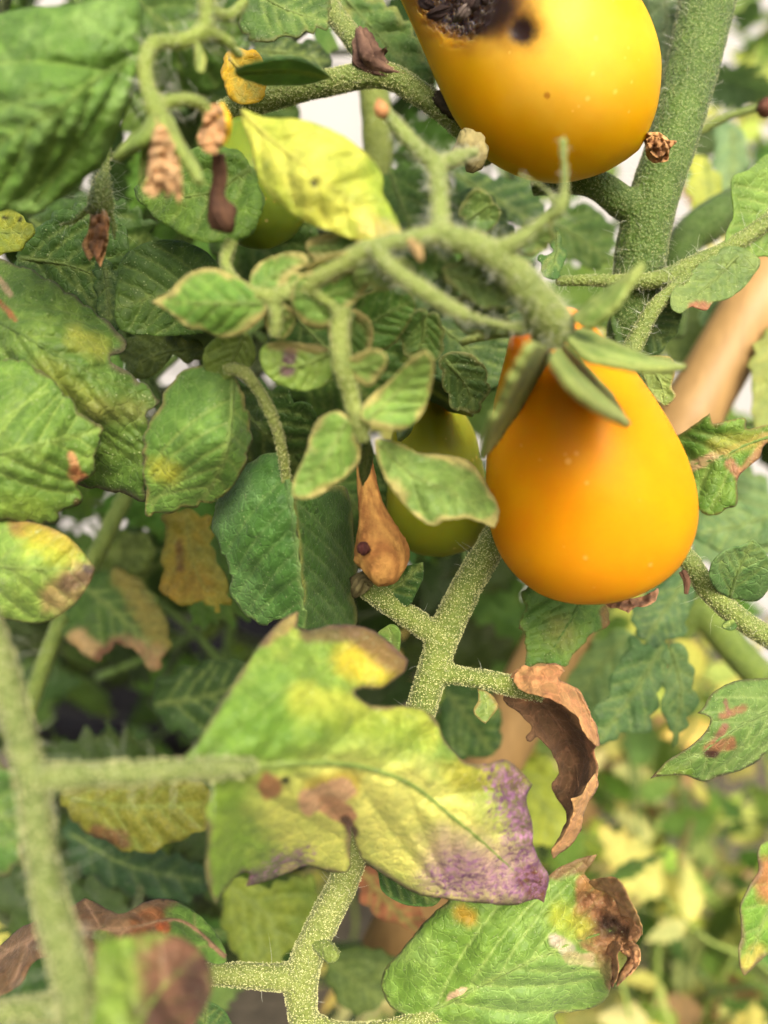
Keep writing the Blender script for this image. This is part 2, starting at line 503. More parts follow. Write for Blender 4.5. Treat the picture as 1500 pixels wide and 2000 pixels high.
def px_tube(ctrl, seg=14, spacing=9.0):
    """Control points x,y,depth,width in photo pixels / mm -> tube."""
    C = catmull(np.array(nums(ctrl), float), False, spacing)
    return tube(at(C[:, 0], C[:, 1], C[:, 2]), np.maximum(C[:, 3], 1.0) / 2 * KPX * C[:, 2] * 0.001, seg)


def stem(parent, branches, mat=None, name='stalk', label=None, voxel=0.00032, fuzz=0, fuzz_r=0.10, hair=0, lump=0.00012, tint=None, hair_len=1.0):
    """Branching stalk: tubes grown together into one skin, with a coat of gland hairs."""
    Vs, Fs, k = [], [], 0
    for b in branches:
        v, f = px_tube(b); Vs.append(v - root_of(parent)); Fs += [tuple(i + k for i in q) for q in f]; k += len(v)
    me = mesh_from(name, np.vstack(Vs), Fs)
    o = link(name, me, None, parent, label)
    rm = o.modifiers.new('grown_together', 'REMESH'); rm.mode = 'VOXEL'; rm.voxel_size = voxel
    sm = o.modifiers.new('soft', 'SMOOTH'); sm.iterations = 6; sm.factor = 0.5
    dg = bpy.context.evaluated_depsgraph_get()
    me2 = bpy.data.meshes.new_from_object(o.evaluated_get(dg))
    o.modifiers.clear(); o.data = me2; me2.name = name
    bpy.data.meshes.remove(me)
    n = len(me2.vertices)
    co = np.empty(n * 3); me2.vertices.foreach_get('co', co); co = co.reshape(-1, 3)
    no = np.empty(n * 3); me2.vertices.foreach_get('normal', no); no = no.reshape(-1, 3)
    q = co * 1000
    co = co + no * (lump * (fbm(q[:, 0] / 2.2 + q[:, 1], q[:, 2] / 2.2, 3) + 0.5 * fbm(q[:, 0] / 0.8 + q[:, 1], q[:, 2] / 0.8, 8)))[:, None]
    me2.vertices.foreach_set('co', co.ravel())
    me2.polygons.foreach_set('use_smooth', [True] * len(me2.polygons))
    me2.materials.clear(); me2.materials.append(mat or M_STEM); me2.update()
    if tint: o.color = (*tint, 1)
    if fuzz: add_fuzz(o, me2, co, no, fuzz, fuzz_r, hair, hair_len)
    return o


OCT = np.array(((1, 0, 0), (-1, 0, 0), (0, 1, 0), (0, -1, 0), (0, 0, 1), (0, 0, -1)), float)
OCTF = np.array(((0, 2, 4), (2, 1, 4), (1, 3, 4), (3, 0, 4), (2, 0, 5), (1, 2, 5), (3, 1, 5), (0, 3, 5)))


def add_fuzz(o, me, co, no, dens, r_mm, hair, hair_len=1.0):
    """Gland hairs: dens per square millimetre of skin, each a bead on the surface; hair long hairs in all."""
    me.calc_loop_triangles()
    tri = np.empty(len(me.loop_triangles) * 3, np.int64); me.loop_triangles.foreach_get('vertices', tri); tri = tri.reshape(-1, 3)
    A = 0.5 * np.linalg.norm(np.cross(co[tri[:, 1]] - co[tri[:, 0]], co[tri[:, 2]] - co[tri[:, 0]]), axis=1)
    k = int(min(A.sum() * 1e6 * dens * 1.5, 14000))
    pick = rng.choice(len(tri), k, p=A / A.sum()); b = rng.dirichlet((1, 1, 1), k)
    p = (co[tri[pick]] * b[..., None]).sum(1); n = no[tri[pick]].mean(1); n /= np.maximum(np.linalg.norm(n, axis=1), 1e-9)[:, None]
    r = r_mm * 0.00072 * rng.uniform(0.5, 1.2, k)
    ctr = p + n * (r * rng.uniform(0.6, 2.2, k))[:, None]
    V = (ctr[:, None] + OCT[None] * r[:, None, None]).reshape(-1, 3)
    F = (OCTF[None] + (np.arange(k) * 6)[:, None, None]).reshape(-1, 3)
    link('gland_hairs', mesh_from('gland_hairs', V, F), M_FUZZ, o, kind='stuff')
    if hair:
        pk = rng.choice(k, min(hair, k), replace=False); Vh, Fh = [], []
        for j in pk:
            ln = random.uniform(0.0008, 0.0024) * hair_len; bend = rng.normal(0, 0.35, 3)
            pts = np.array([p[j] + n[j] * ln * t + bend * ln * t * t for t in (0, 0.35, 0.7, 1)])
            v, f = tube(pts, np.array((0.022, 0.018, 0.013, 0.006)) * 0.001, 3)
            Fh += [tuple(i + len(Vh) * 14 for i in q) for q in f]; Vh.append(v)
        link('long_hairs', mesh_from('long_hairs', np.vstack(Vh), Fh), M_HAIR, o, kind='stuff')


# ------------------------------------------------------------------ fruit
def fruit(parent, A, B, prof, col, col2, name='fruit_skin', nu=120, nv_=130, paints=(), dent=(), rot=(), lump=0.010, seed=1, mat=None, label=None):
    """Turned body: axis from A to B (pixel, pixel, depth); prof = (s, r) pairs in pixels along it."""
    a, b = at(*A), at(*B)
    pr = np.array(nums(prof)); Lpx = math.hypot(B[0] - A[0], B[1] - A[1])
    C = catmull(pr, False, Lpx / nv_ * 1.0)
    s, r = C[:, 0] / Lpx, np.maximum(C[:, 1], 0.2)
    ax = b - a; ln = np.linalg.norm(ax); ax /= ln
    u = np.cross(ax, FWD); u /= np.linalg.norm(u); w = np.cross(ax, u)
    dep = (A[2] + (B[2] - A[2]) * s)
    rm = r * KPX * dep * 0.001
    th = np.arange(nu) / nu * 2 * math.pi
    S, TH = np.meshgrid(s, th, indexing='ij')
    lob = 1 + lump * (np.cos(3 * TH + 1 + S) + 0.8 * np.cos(2 * TH + 2.1 * S * 3) + 1.5 * fbm(np.cos(TH) * 1.4 + 5, np.sin(TH) * 1.4 + S * 4, seed))
    Rr = rm[:, None] * lob
    P = (a + ax * (s * ln)[:, None])[:, None] + Rr[..., None] * (np.cos(th)[None, :, None] * u + np.sin(th)[None, :, None] * w)
    V = P.reshape(-1, 3)
    rel = V - CAM
    z = rel @ FWD; px = 750 + (rel @ RIGHT) / z / KPX; py = 1000 - (rel @ UP) / z / KPX
    front = (V - np.repeat(P.mean(1), nu, 0)) @ FWD < 0.0
    Q = np.stack([px, py], 1)
    n = len(V)
    f = fbm(px / 120 + front, py / 120, seed)
    k = smooth(-0.6, 0.7, f)[:, None]
    c = (alb(col) * (1 - k) + alb(col2) * k) * 0.8
    for x1, y1, x2, y2, rr, cc, st, soft in paints:
        q = seg_dist(Q, x1, y1, x2, y2) / rr + 0.25 * fbm(px / (rr * 0.5), py / (rr * 0.5), seed + 4)
        kk = ((1 - smooth(1 - soft, 1 + soft, q)) * st * front)[:, None]
        c = c * (1 - kk) + alb(cc) * kk
    for x, y, rr, dep_ in dent:
        q = np.hypot(px - x, py - y) / rr
        V = V + FWD * (np.exp(-q ** 2) * front * dep_ * 0.001)[:, None]
    for x, y, rr, a_ in rot:
        k = (1 - smooth(0.55, 1.15, np.hypot(px - x, (py - y) * 1.25) / rr + 0.35 * fbm(px / 30, py / 30, seed + 21))) * front
        V = V + FWD * (k * a_ * 0.001 * (0.5 + 1.1 * np.abs(fbm(px / 26, py / 26, seed + 22, 4)) + 0.5 * fbm(px / 7, py / 7, seed + 23, 2)))[:, None]
        g = smooth(0.1, 0.5, fbm(px / 9, py / 9, seed + 24, 3))[:, None] * 0.22 * k[:, None]
        c = c * (1 - g) + alb((150, 138, 128)) * g
    nr = len(s)
    idx = np.arange(nr * nu).reshape(nr, nu); nx = np.roll(idx, -1, 1)
    F = np.stack([idx[:-1], idx[1:], nx[1:], nx[:-1]], -1).reshape(-1, 4).tolist()
    F += [list(idx[0]), list(idx[-1][::-1])]
    me = mesh_from(name, V - root_of(parent), F, {'Col': np.clip(c, 0.002, 0.95)})
    return link(name, me, mat or M_FRUIT, parent, label)


def crumple(parent, ctrl, col, col2, name, seed=3, amp=0.35, seg=28, label=None, frill=0.0, mat=None):
    """Shrivelled tissue: a tube along x,y,depth,width with deep folds and a ragged end."""
    C = catmull(np.array(nums(ctrl), float), False, 3.5)
    v, f = tube(at(C[:, 0], C[:, 1], C[:, 2]), np.maximum(C[:, 3], 1) / 2 * KPX * C[:, 2] * 0.001, seg)
    n = len(C)
    ctr = np.vstack([np.repeat(at(C[:, 0], C[:, 1], C[:, 2]), seg, 0), v[-2:]])
    i = np.concatenate([np.repeat(np.arange(n), seg), [0, n - 1]]); j = np.concatenate([np.tile(np.arange(seg), n), [0, 0]])
    th = j / seg * 2 * math.pi
    k = 1 + amp * (fbm(np.cos(th) * 2.4 + 9, np.sin(th) * 2.4 + i * 0.05, seed) * 1.4 + 0.2 * np.cos(3 * th + seed + i * 0.09) + 0.9 * fbm(np.cos(th) * 3 + i * 0.11, np.sin(th) * 3 - i * 0.07, seed + 2) + 0.5 * fbm(np.cos(th) * 7 + i * 0.25, np.sin(th) * 7 + i * 0.2, seed + 5))
    v = ctr + (v - ctr) * k[:, None]
    g = smooth(-0.5, 0.6, fbm(np.cos(th) * 3 + i * 0.1, np.sin(th) * 3, seed + 8))[:, None]
    c = alb(col) * (1 - g) + alb(col2) * g
    c = c * 1.12
    return link(name, mesh_from(name, v - root_of(parent), f, {'Col': c}), mat or M_CRUMB, parent, label)


def paper(parent, outline, depth, rib, col, col2, name, amp):
    """Thin crumpled dry tissue."""
    P0 = np.array(nums(outline)); c0 = P0.mean(0); r0 = np.ptp(P0, axis=0).max()
    return leaf(parent, outline, depth, rib, col, col2, name, step=2.6, bul=.2, wave=.3, nv=4, mat=M_DRY, rough_edge=3.0, ribr=None, vein_col=col2, vein_k=.5, thick=.09, crisp=[(c0[0], c0[1], c0[0] + 1, c0[1], r0, amp)])


# ================================================================== THE SETTING
def box(name, lo, hi, mat, parent=None, kind=None):
    lo, hi = np.array(lo, float), np.array(hi, float)
    V = [(x, y, z) for x in (lo[0], hi[0]) for y in (lo[1], hi[1]) for z in (lo[2], hi[2])]
    F = [(0, 1, 3, 2), (4, 6, 7, 5), (0, 4, 5, 1), (2, 3, 7, 6), (0, 2, 6, 4), (1, 5, 7, 3)]
    me = mesh_from(name, V, F); me.polygons.foreach_set('use_smooth', [False] * 6)
    o = link(name, me, mat, parent, kind=kind)
    bv = o.modifiers.new('edge', 'BEVEL'); bv.width = 0.0015; bv.segments = 2
    return o


gx, gy = np.meshgrid(np.concatenate([[-200, -40, -8, -3], np.linspace(-1.2, 1.2, 70), [3, 8, 40, 200]]),
                     np.concatenate([[-200, -40, -8, -2], np.linspace(-0.2, 1.5, 60), [3, 8, 40, 300]]))
gz = 0.012 * fbm(gx * 6, gy * 6, 4) + 0.006 * fbm(gx * 20, gy * 20, 5)
gz = np.where((np.abs(gx) > 1.3) | (gy > 1.6) | (gy < -0.3), 0, gz)
gi = np.arange(gx.size).reshape(gx.shape)
link('ground', mesh_from('ground', np.stack([gx, gy, gz], -1).reshape(-1, 3),
     np.stack([gi[:-1, :-1], gi[:-1, 1:], gi[1:, 1:], gi[1:, :-1]], -1).reshape(-1, 4)), M_SOIL, kind='structure')

wall = thing('board_wall', 'white painted board wall showing through gaps behind the plants', 'wall', (np.array((0.0, 0.78, 0.0)),))
for k in range(6):
    box('board', (-0.9, 0.0, 0.14 + 0.121 * k), (0.42, 0.02, 0.14 + 0.121 * k + 0.118), M_WALL, wall)
box('post', (-0.9, 0.021, 0.0), (-0.85, 0.06, 0.88), M_WALL, wall)
box('post', (0.36, 0.021, 0.0), (0.41, 0.06, 0.88), M_WALL, wall)

pot = thing('nursery_pot', 'black plastic nursery pot standing in the shade under the leaves', 'pot', (np.array((-0.15, 0.56, 0.0)),))
pp = np.array(((0.0, 0.004), (0.085, 0.004), (0.105, 0.20), (0.116, 0.20), (0.118, 0.225), (0.104, 0.225), (0.098, 0.19), (0.0, 0.185)))
th = np.arange(40) / 40 * 2 * math.pi
pv = np.concatenate([np.stack([r * np.cos(th), r * np.sin(th), th * 0 + z], 1) for r, z in pp])
pi_ = np.arange(len(pp) * 40).reshape(len(pp), 40)
link('pot_body', mesh_from('pot_body', pv, np.stack([pi_[:-1], np.roll(pi_, -1, 1)[:-1], np.roll(pi_, -1, 1)[1:], pi_[1:]], -1).reshape(-1, 4)), M_POT, pot)

cane = thing('bamboo_cane', 'straight tan bamboo cane leaning behind the orange tomato', 'cane', (820, 1740, 190))
C0 = np.array(nums('1640,330,172,118 1440,650,176,120 1360,790,178,122 1352,805,178,128 1340,822,178,121 1150,1130,184,120 900,1600,192,118 760,1860,196,118'))
v, f = tube(at(C0[:, 0], C0[:, 1], C0[:, 2]), C0[:, 3] / 2 * KPX * C0[:, 2] * 0.001, 40)
link('cane_shaft', mesh_from('cane_shaft', v - root_of(cane), f), M_CANE, cane)


# ================================================================== THE FRUIT
G, LG, YG, YL = (92, 134, 52), (128, 164, 78), (172, 186, 74), (226, 220, 92)
TAN, BRN, DKB, PUR = (196, 150, 104), (140, 98, 66), (78, 56, 42), 'purple'

t = thing('tomato', 'ripe orange pear-shaped tomato hanging under a green star calyx', 'tomato', (1200, 1180, 118))
fruit(t, (1060, 600, 104), (1200, 1180, 117), '0,20 25,66 70,94 118,122 165,146 260,182 352,199 432,192 502,154 541,99 560,48 567,4',
      (255, 162, 0), (255, 177, 2), seed=2, paints=[(1180, 1120, 1300, 1100, 120, (236, 160, 30), 0.5, 0.8), (1000, 640, 1110, 660, 50, (250, 140, 10), .7, .8)])
leaf(t, '1038,672 1074,690 1046,744 1014,796 980,846 940,896* 952,840 978,784 1004,728', '1060,680,90 1000,780,90 942,890,94', '1058,680 1000,790 944,886',
     (126, 154, 68), (100, 130, 52), 'sepal', nv=0, bul=0, fold=1.6, wave=0.4, margin=(9, (176, 186, 110), .55), mat=M_SEPAL, thick=0.7, ribr=(0.3, 0.1))
leaf(t, '1074,694 1112,676 1146,712 1180,752 1204,794 1228,832* 1188,812 1148,786 1116,756 1090,724', '1090,690,89 1150,760,86 1222,826,90', '1092,685 1150,760 1220,822',
     (132, 158, 72), (98, 128, 50), 'sepal', nv=0, bul=0, fold=1.6, wave=0.4, margin=(9, (176, 186, 110), .55), mat=M_SEPAL, thick=0.7, ribr=(0.3, 0.1))
leaf(t, '1108,664 1138,646 1190,668 1250,694 1300,708 1340,719* 1300,724 1250,722 1195,712 1140,698', '1110,670,89 1220,705,88 1330,718,91', '1115,668 1220,706 1328,718',
     (132, 158, 72), (98, 128, 50), 'sepal', nv=0, bul=0, fold=1.6, wave=0.4, margin=(9, (176, 186, 110), .55), mat=M_SEPAL, thick=0.7, ribr=(0.3, 0.1))
leaf(t, '1122,622 1152,594 1190,566 1224,540 1258,514* 1234,556 1208,594 1180,622 1150,642', '1130,635,89 1190,590,86 1250,522,84', '1128,630 1190,585 1248,524',
     (136, 166, 82), (108, 140, 60), 'sepal', nv=0, bul=0, fold=1.6, wave=0.4, margin=(9, (176, 186, 110), .55), mat=M_SEPAL, thick=0.7, ribr=(0.3, 0.1))
leaf(t, '1045,640 1020,650 985,655 940,662 900,672* 935,645 985,625 1030,612', '1045,630,96 980,645,100 902,670,104', '1040,632 980,645 905,669',
     (92, 124, 54), (70, 98, 42), 'sepal', nv=0, bul=0, fold=1.6, wave=0.4, margin=(9, (176, 186, 110), .55), mat=M_SEPAL, thick=0.7, ribr=(0.3, 0.1))
paper(t, '1185,1160 1230,1170 1270,1160 1284,1150 1280,1172 1262,1182 1240,1188 1228,1200* 1210,1190 1186,1184', '1190,1165,118 1280,1160,118 1228,1198,113', '1190,1172 1235,1184 1280,1162', (182, 140, 106), (120, 86, 66), 'flower_remnant', 1.4)

t = thing('tomato', 'yellow pear-shaped tomato with a black rotten sunken patch beside the thick stem', 'tomato', (1258, 287, 120))
fruit(t, (704, -196, 122), (1240, 286, 119), '0,20 60,46 164,78 273,123 362,161 424,183 501,195 569,184 630,156 668,124 703,78 722,34 730,5',
      (246, 184, 0), (250, 198, 6), seed=6, nu=420, nv_=300,
      paints=[(850, -20, 985, -5, 120, (176, 132, 28), .85, .7), (1090, 60, 1110, 100, 110, (250, 214, 92), .6, .9), (1020, 55, 1022, 58, 44, (150, 110, 30), .75, .6), (880, 190, 1000, 320, 60, (232, 160, 0), .55, .9),  # pale upper-right highlight and amber lower-left shading painted into the skin
              (880, -10, 960, 0, 78, (96, 62, 30), .95, .45), (900, 0, 945, 10, 55, (40, 28, 22), 1, .4), (1020, 54, 1022, 58, 25, (48, 32, 26), 1, .5),
              (1068, 186, 1069, 187, 6, (170, 110, 30), .8, .4)],
      dent=[(915, 0, 75, 1.6), (1020, 55, 26, 0.9)], rot=[(885, 5, 88, 1.0)])
for k in range(6):
    cx, cy = 850 + random.uniform(-22, 110), random.uniform(-30, 55)
    if cy > 70 - abs(cx - 870) * 0.75: cy -= 45
    a_ = random.uniform(0, 6.3); l_ = random.uniform(14, 34)
    g_ = random.random() < .25
    crumple(t, [(cx - l_ * math.cos(a_), cy - l_ * math.sin(a_), 107.5, 6), (cx, cy, 106.2 + random.uniform(-.8, .8), random.uniform(16, 28)), (cx + l_ * math.cos(a_), cy + l_ * math.sin(a_), 107.5, 5)],
            (122, 110, 100) if g_ else (56, 42, 36), (64, 52, 46) if g_ else (30, 23, 20), 'rot_crust', 200 + k, 0.75, seg=36)
paper(t, '1258,262 1288,260 1306,272 1322,276* 1308,292 1302,312 1278,318 1264,306 1260,284', '1260,270,118 1305,280,115 1280,315,117', '1262,270 1284,288 1300,306', (222, 176, 120), (160, 112, 76), 'flower_remnant', 1.8)
paper(t, '1264,270 1292,272 1306,290 1290,308 1270,300', '1266,272,116 1304,290,114 1272,300,116', '1268,275 1284,290 1296,302', (206, 158, 106), (150, 106, 72), 'dried_petal', 1.5)

t = thing('tomato', 'unripe olive green tomato half hidden behind a tan-edged leaflet', 'tomato', (862, 1094, 134))
fruit(t, (838, 782, 136), (866, 1088, 133), '0,24 30,62 80,84 150,95 205,101 245,96 278,76 298,46 307,4', (146, 156, 40), (164, 164, 44), seed=11)
leaf(t, '820,745 850,735 885,760 915,795 925,812* 900,805 865,798 835,790', '825,745,124 870,770,122 922,808,123', '826,748 870,775 920,808', (74, 108, 56), (96, 128, 66), 'sepal', nv=0, bul=0, mat=M_SEPAL, thick=0.6)
leaf(t, '790,740 825,730 815,790 800,840 780,862* 778,820', '800,745,124 795,800,121 781,858,122', '808,738 796,800 782,856', (74, 108, 56), (96, 128, 66), 'sepal', nv=0, bul=0, mat=M_SEPAL, thick=0.6)

t = thing('tomato', 'small shiny green tomato behind the dangling dried flowers', 'tomato', (520, 486, 132))
fruit(t, (470, 235, 128), (528, 486, 128), '0,20 40,70 100,100 150,106 195,92 230,62 248,28 256,3', (140, 156, 46), (122, 150, 50), seed=14)

t = thing('withered_tomato', 'shrunken tan withered tomato hanging beside the olive green one', 'tomato', (745, 1140, 126))
crumple(t, '712,880,114,30 716,930,114,36 724,985,114,50 736,1035,114,78 746,1080,114,106 748,1108,114,92 742,1136,115,34', (206, 158, 84), (156, 106, 56), 'fruit_skin', 21, 0.11, seg=48)
crumple(t, '712,1062,110,12 710,1070,109.5,26 708,1080,110,14', (90, 50, 44), (60, 34, 30), 'dark_scar', 23, 0.3)

# ================================================================== STEMS
t = thing('main_stem', 'thick upright fuzzy green main stem forking beside the yellow tomato', 'stem', (1215, 760, 134))
stem(t, ['1405,-120,138,112 1382,0,136,110 1352,130,134,104 1318,260,132,98 1285,360,131,98 1262,440,131,100 1248,520,132,100 1232,640,134,92 1215,760,138,86',
         '1262,420,131,70 1215,395,130,64 1165,360,130,58 1110,352,131,52 1040,358,133,50'], M_STEM_DARK, fuzz=5.0, fuzz_r=0.065, hair=420, name='stem_skin')

t = thing('side_stem', 'scabbed green side stem running behind the yellow tomato', 'stem', (960, 310, 134))
stem(t, ['430,222,130,46 520,192,130,50 620,166,129,50 740,146,128,50 815,180,128,48 880,228,129,46 960,310,134,44',
         '735,150,128,44 700,90,129,42 655,30,131,40 610,-40,133,40'], M_STEM, fuzz=7.0, fuzz_r=0.10, hair=60, name='stem_skin')
crumple(t, '704,62,128,22 712,95,127,44 722,122,127,52 745,138,127,34 790,152,127,14', (132, 104, 84), (78, 58, 48), 'scab', 31, 0.5)
crumple(t, '838,185,128,8 860,198,127,30 900,230,127,26 930,270,128,20', (70, 62, 42), (44, 40, 28), 'scab', 33, 0.5)
crumple(t, '905,255,116,10 918,285,115,46 925,312,115,40 915,335,116,12', (120, 116, 70), (150, 140, 92), 'scab', 35, 0.5)

t = thing('fruit_truss', 'pale fuzzy fruit truss stalk carrying the orange tomato', 'stalk', (865, 455, 85))
stem(t, ['742,205,92,22 775,245,91,30 815,290,90,32 850,325,89,36 858,390,88,38 866,455,87,48 930,480,86,56 990,520,87,64 1050,590,89,74 1084,650,93,92',
         '850,325,89,32 890,310,91,32 930,296,94,20',
         '960,490,86,40 1010,470,85,30 1060,432,85,24 1098,402,84,24 1103,350,84,16 1101,300,84,16 1100,268,84,18',
         '866,455,87,40 790,470,85,37 735,482,84,35 760,520,84,37 830,570,84,35 910,618,85,32',
         '910,618,85,22 1000,640,90,20 1078,640,95,30',
         '1085,395,84,14 1060,365,87,11 1010,340,90,10'], M_STEM_PALE, fuzz=6.0, fuzz_r=0.085, hair=1100, hair_len=.5, name='stalk', tint=(.84, .9, .85))
crumple(t, '740,196,92,10 745,214,91,30 756,226,91,16', (206, 150, 96), (170, 120, 80), 'stalk_end', 41, 0.2)
crumple(t, '800,470,83,14 815,490,82,22 822,510,82,12', (190, 160, 110), (150, 130, 80), 'stalk_scar', 43, 0.3)

t = thing('leaf_stalk', 'speckled green forked leaf stalk bearing the curled brown dead leaf', 'stalk', (815, 1420, 122))
stem(t, ['985,1020,126,54 958,1068,125,56 910,1150,123,60 868,1240,122,62 845,1310,121,60 818,1400,121,58 790,1480,121,56',
         '862,1250,122,48 815,1215,121,46 770,1185,121,44 722,1150,121,46 700,1138,121,36',
         '850,1318,121,50 885,1318,121,38 940,1326,121,36 1000,1340,121,40 1060,1360,123,26'], M_STEM, fuzz=9.0, fuzz_r=0.115, hair=30, tint=(1.12, 1.1, 1.0))
leaf(t, '933,1345* 950,1350 966,1364 973,1382 960,1400 948,1414* 936,1405 924,1388 934,1368', '945,1350,121 948,1412,119 972,1382,120', '942,1348 950,1380 947,1410', LG, (150, 160, 84), 'leaflet', label='tiny green leaflet bud on the fork', nv=3, margin=(5, TAN, .6), fold=1, ribr=(.2, .1))
leaf(t, '740,1150 752,1128 775,1112 826,1098* 827,1130 812,1160 800,1182 765,1188 748,1172', '745,1150,121 820,1105,118 800,1180,119', '742,1160 780,1140 824,1102', (66, 104, 48), (84, 122, 54), 'leaflet', nv=4, fold=1, ribr=(.2, .1))
leaf(t, '738,1235 765,1218 782,1235 780,1270 776,1285 762,1258 745,1250', '740,1235,121 780,1280,120 782,1230,119', '745,1232 765,1240 778,1280', LG, None, 'leaflet', nv=2, ribr=(.2, .1))
crumple(t, '693,1165,119,10 703,1145,118,34 712,1132,118,30 730,1140,118,12', (110, 104, 66), (84, 76, 50), 'stalk_scar', 45, 0.4)

t = thing('leaf_stalk', 'speckled pale stalk with a short side arm and stub bud under the purple-tipped leaf', 'stalk', (590, 2020, 122))
stem(t, ['705,1600,121,30 690,1660,121,56 672,1720,121,58 632,1800,121,60 600,1870,121,64 588,1920,121,66 592,1980,121,58 600,2060,122,60',
         '596,1900,121,56 545,1908,121,50 490,1906,121,46 420,1902,121,40 380,1898,122,36',
         '592,1990,121,40 660,2015,122,36 760,2010,121,34 860,1975,120,34'], M_STEM_PALE, fuzz=9.0, fuzz_r=0.115, hair=30)
stem(t, ['612,1838,120,24 630,1850,119,34 645,1862,118,36 652,1872,118,30'], M_STEM, 'bud', fuzz=2, voxel=0.0002)

t = thing('leaf_stalk', 'fuzzy green stalk with a round leaflet emerging behind the orange tomato', 'stalk', (1560, 1280, 128))
stem(t, ['1300,1040,128,34 1345,1095,126,40 1385,1152,125,44 1440,1205,126,42 1500,1245,127,42 1580,1295,128,42'], M_STEM, fuzz=8, fuzz_r=0.09, hair=50)
leaf(t, '1425,1168* 1398,1150 1385,1122 1395,1094 1420,1072 1448,1066 1470,1054* 1488,1070 1504,1100 1502,1145 1482,1172 1450,1172', '1425,1165,124 1470,1058,119 1390,1120,120 1500,1120,122', '1425,1165 1440,1120 1468,1060', (96, 136, 76), (122, 156, 96), 'leaflet', fold=-1.2, nv=5, vein_k=.3)
leaf(t, '1432,1208* 1415,1215 1410,1224 1428,1231 1440,1224', '1425,1215,124 1440,1228,123 1412,1222,124', '1434,1210 1415,1224', (84, 120, 58), None, 'leaflet', nv=0, ribr=None)
crumple(t, '1335,1118,124,16 1342,1136,123,14 1340,1160,123,8', (110, 80, 60), (80, 56, 44), 'dry_bud', 47, 0.3)

t = thing('thick_shoot', 'smooth thick green shoot bending down out of focus among the leaves', 'shoot', (1600, 1420, 190))
stem(t, ['1330,1240,186,50 1345,1200,184,56 1372,1188,183,60 1400,1225,183,64 1450,1285,184,64 1530,1370,187,64 1600,1440,190,62'], M_STEM, voxel=0.0006, tint=(0.9, 1.0, 0.72))

t = thing('leaf_stalk', 'thin bowed leaf stalk crossing in front of the bamboo cane with hanging leaflets', 'stalk', (1225, 720, 128))
stem(t, ['1085,550,130,20 1150,548,129,24 1220,550,128,30 1290,545,127,36 1360,515,127,38 1430,480,128,34 1520,420,130,32',
         '1222,705,124,44 1245,660,124,36 1275,605,124,32 1310,570,125,30 1345,535,126,30'], M_STEM, fuzz=7, fuzz_r=0.075, hair=200)
leaf(t, '1200,590 1240,575 1295,578 1330,600 1328,635 1322,655 1305,668 1290,690 1250,700 1215,690 1195,640', '1200,640,132 1330,600,130 1260,700,131 1260,570,132', '1205,590 1260,640 1310,680', (74, 104, 50), (96, 126, 62), 'leaflet', nv=5, vein_k=.3)
leaf(t, '1430,480 1475,500 1482,520 1455,558 1420,584 1392,592 1380,606 1350,600 1330,612 1312,604 1310,582 1318,560 1345,535 1385,500', '1430,490,126 1315,600,122 1470,540,126 1340,540,125', '1440,500 1380,560 1318,600', (118, 146, 82), (140, 162, 96), 'leaflet', nv=6, paints=[(1355, 600, 1385, 604, 12, (168, 112, 84), .9)], vein_k=.25)
leaf(t, '1250,705 1285,695 1312,700 1318,725 1312,755 1320,775 1300,793 1280,780 1262,750', '1255,705,126 1315,720,124 1295,790,125', '1262,705 1290,745 1300,788', (150, 170, 92), (176, 188, 110), 'leaflet', nv=4, margin=(6, (196, 160, 110), .6))
leaf(t, '1560,280 1500,300 1465,330 1432,345 1428,380 1432,420 1418,460 1415,505 1440,520 1490,500 1560,500', '1430,400,128 1560,300,132 1560,500,132 1420,500,127', '1560,380 1490,420 1422,500', (130, 164, 78), (116, 150, 66), 'leaflet', nv=6)

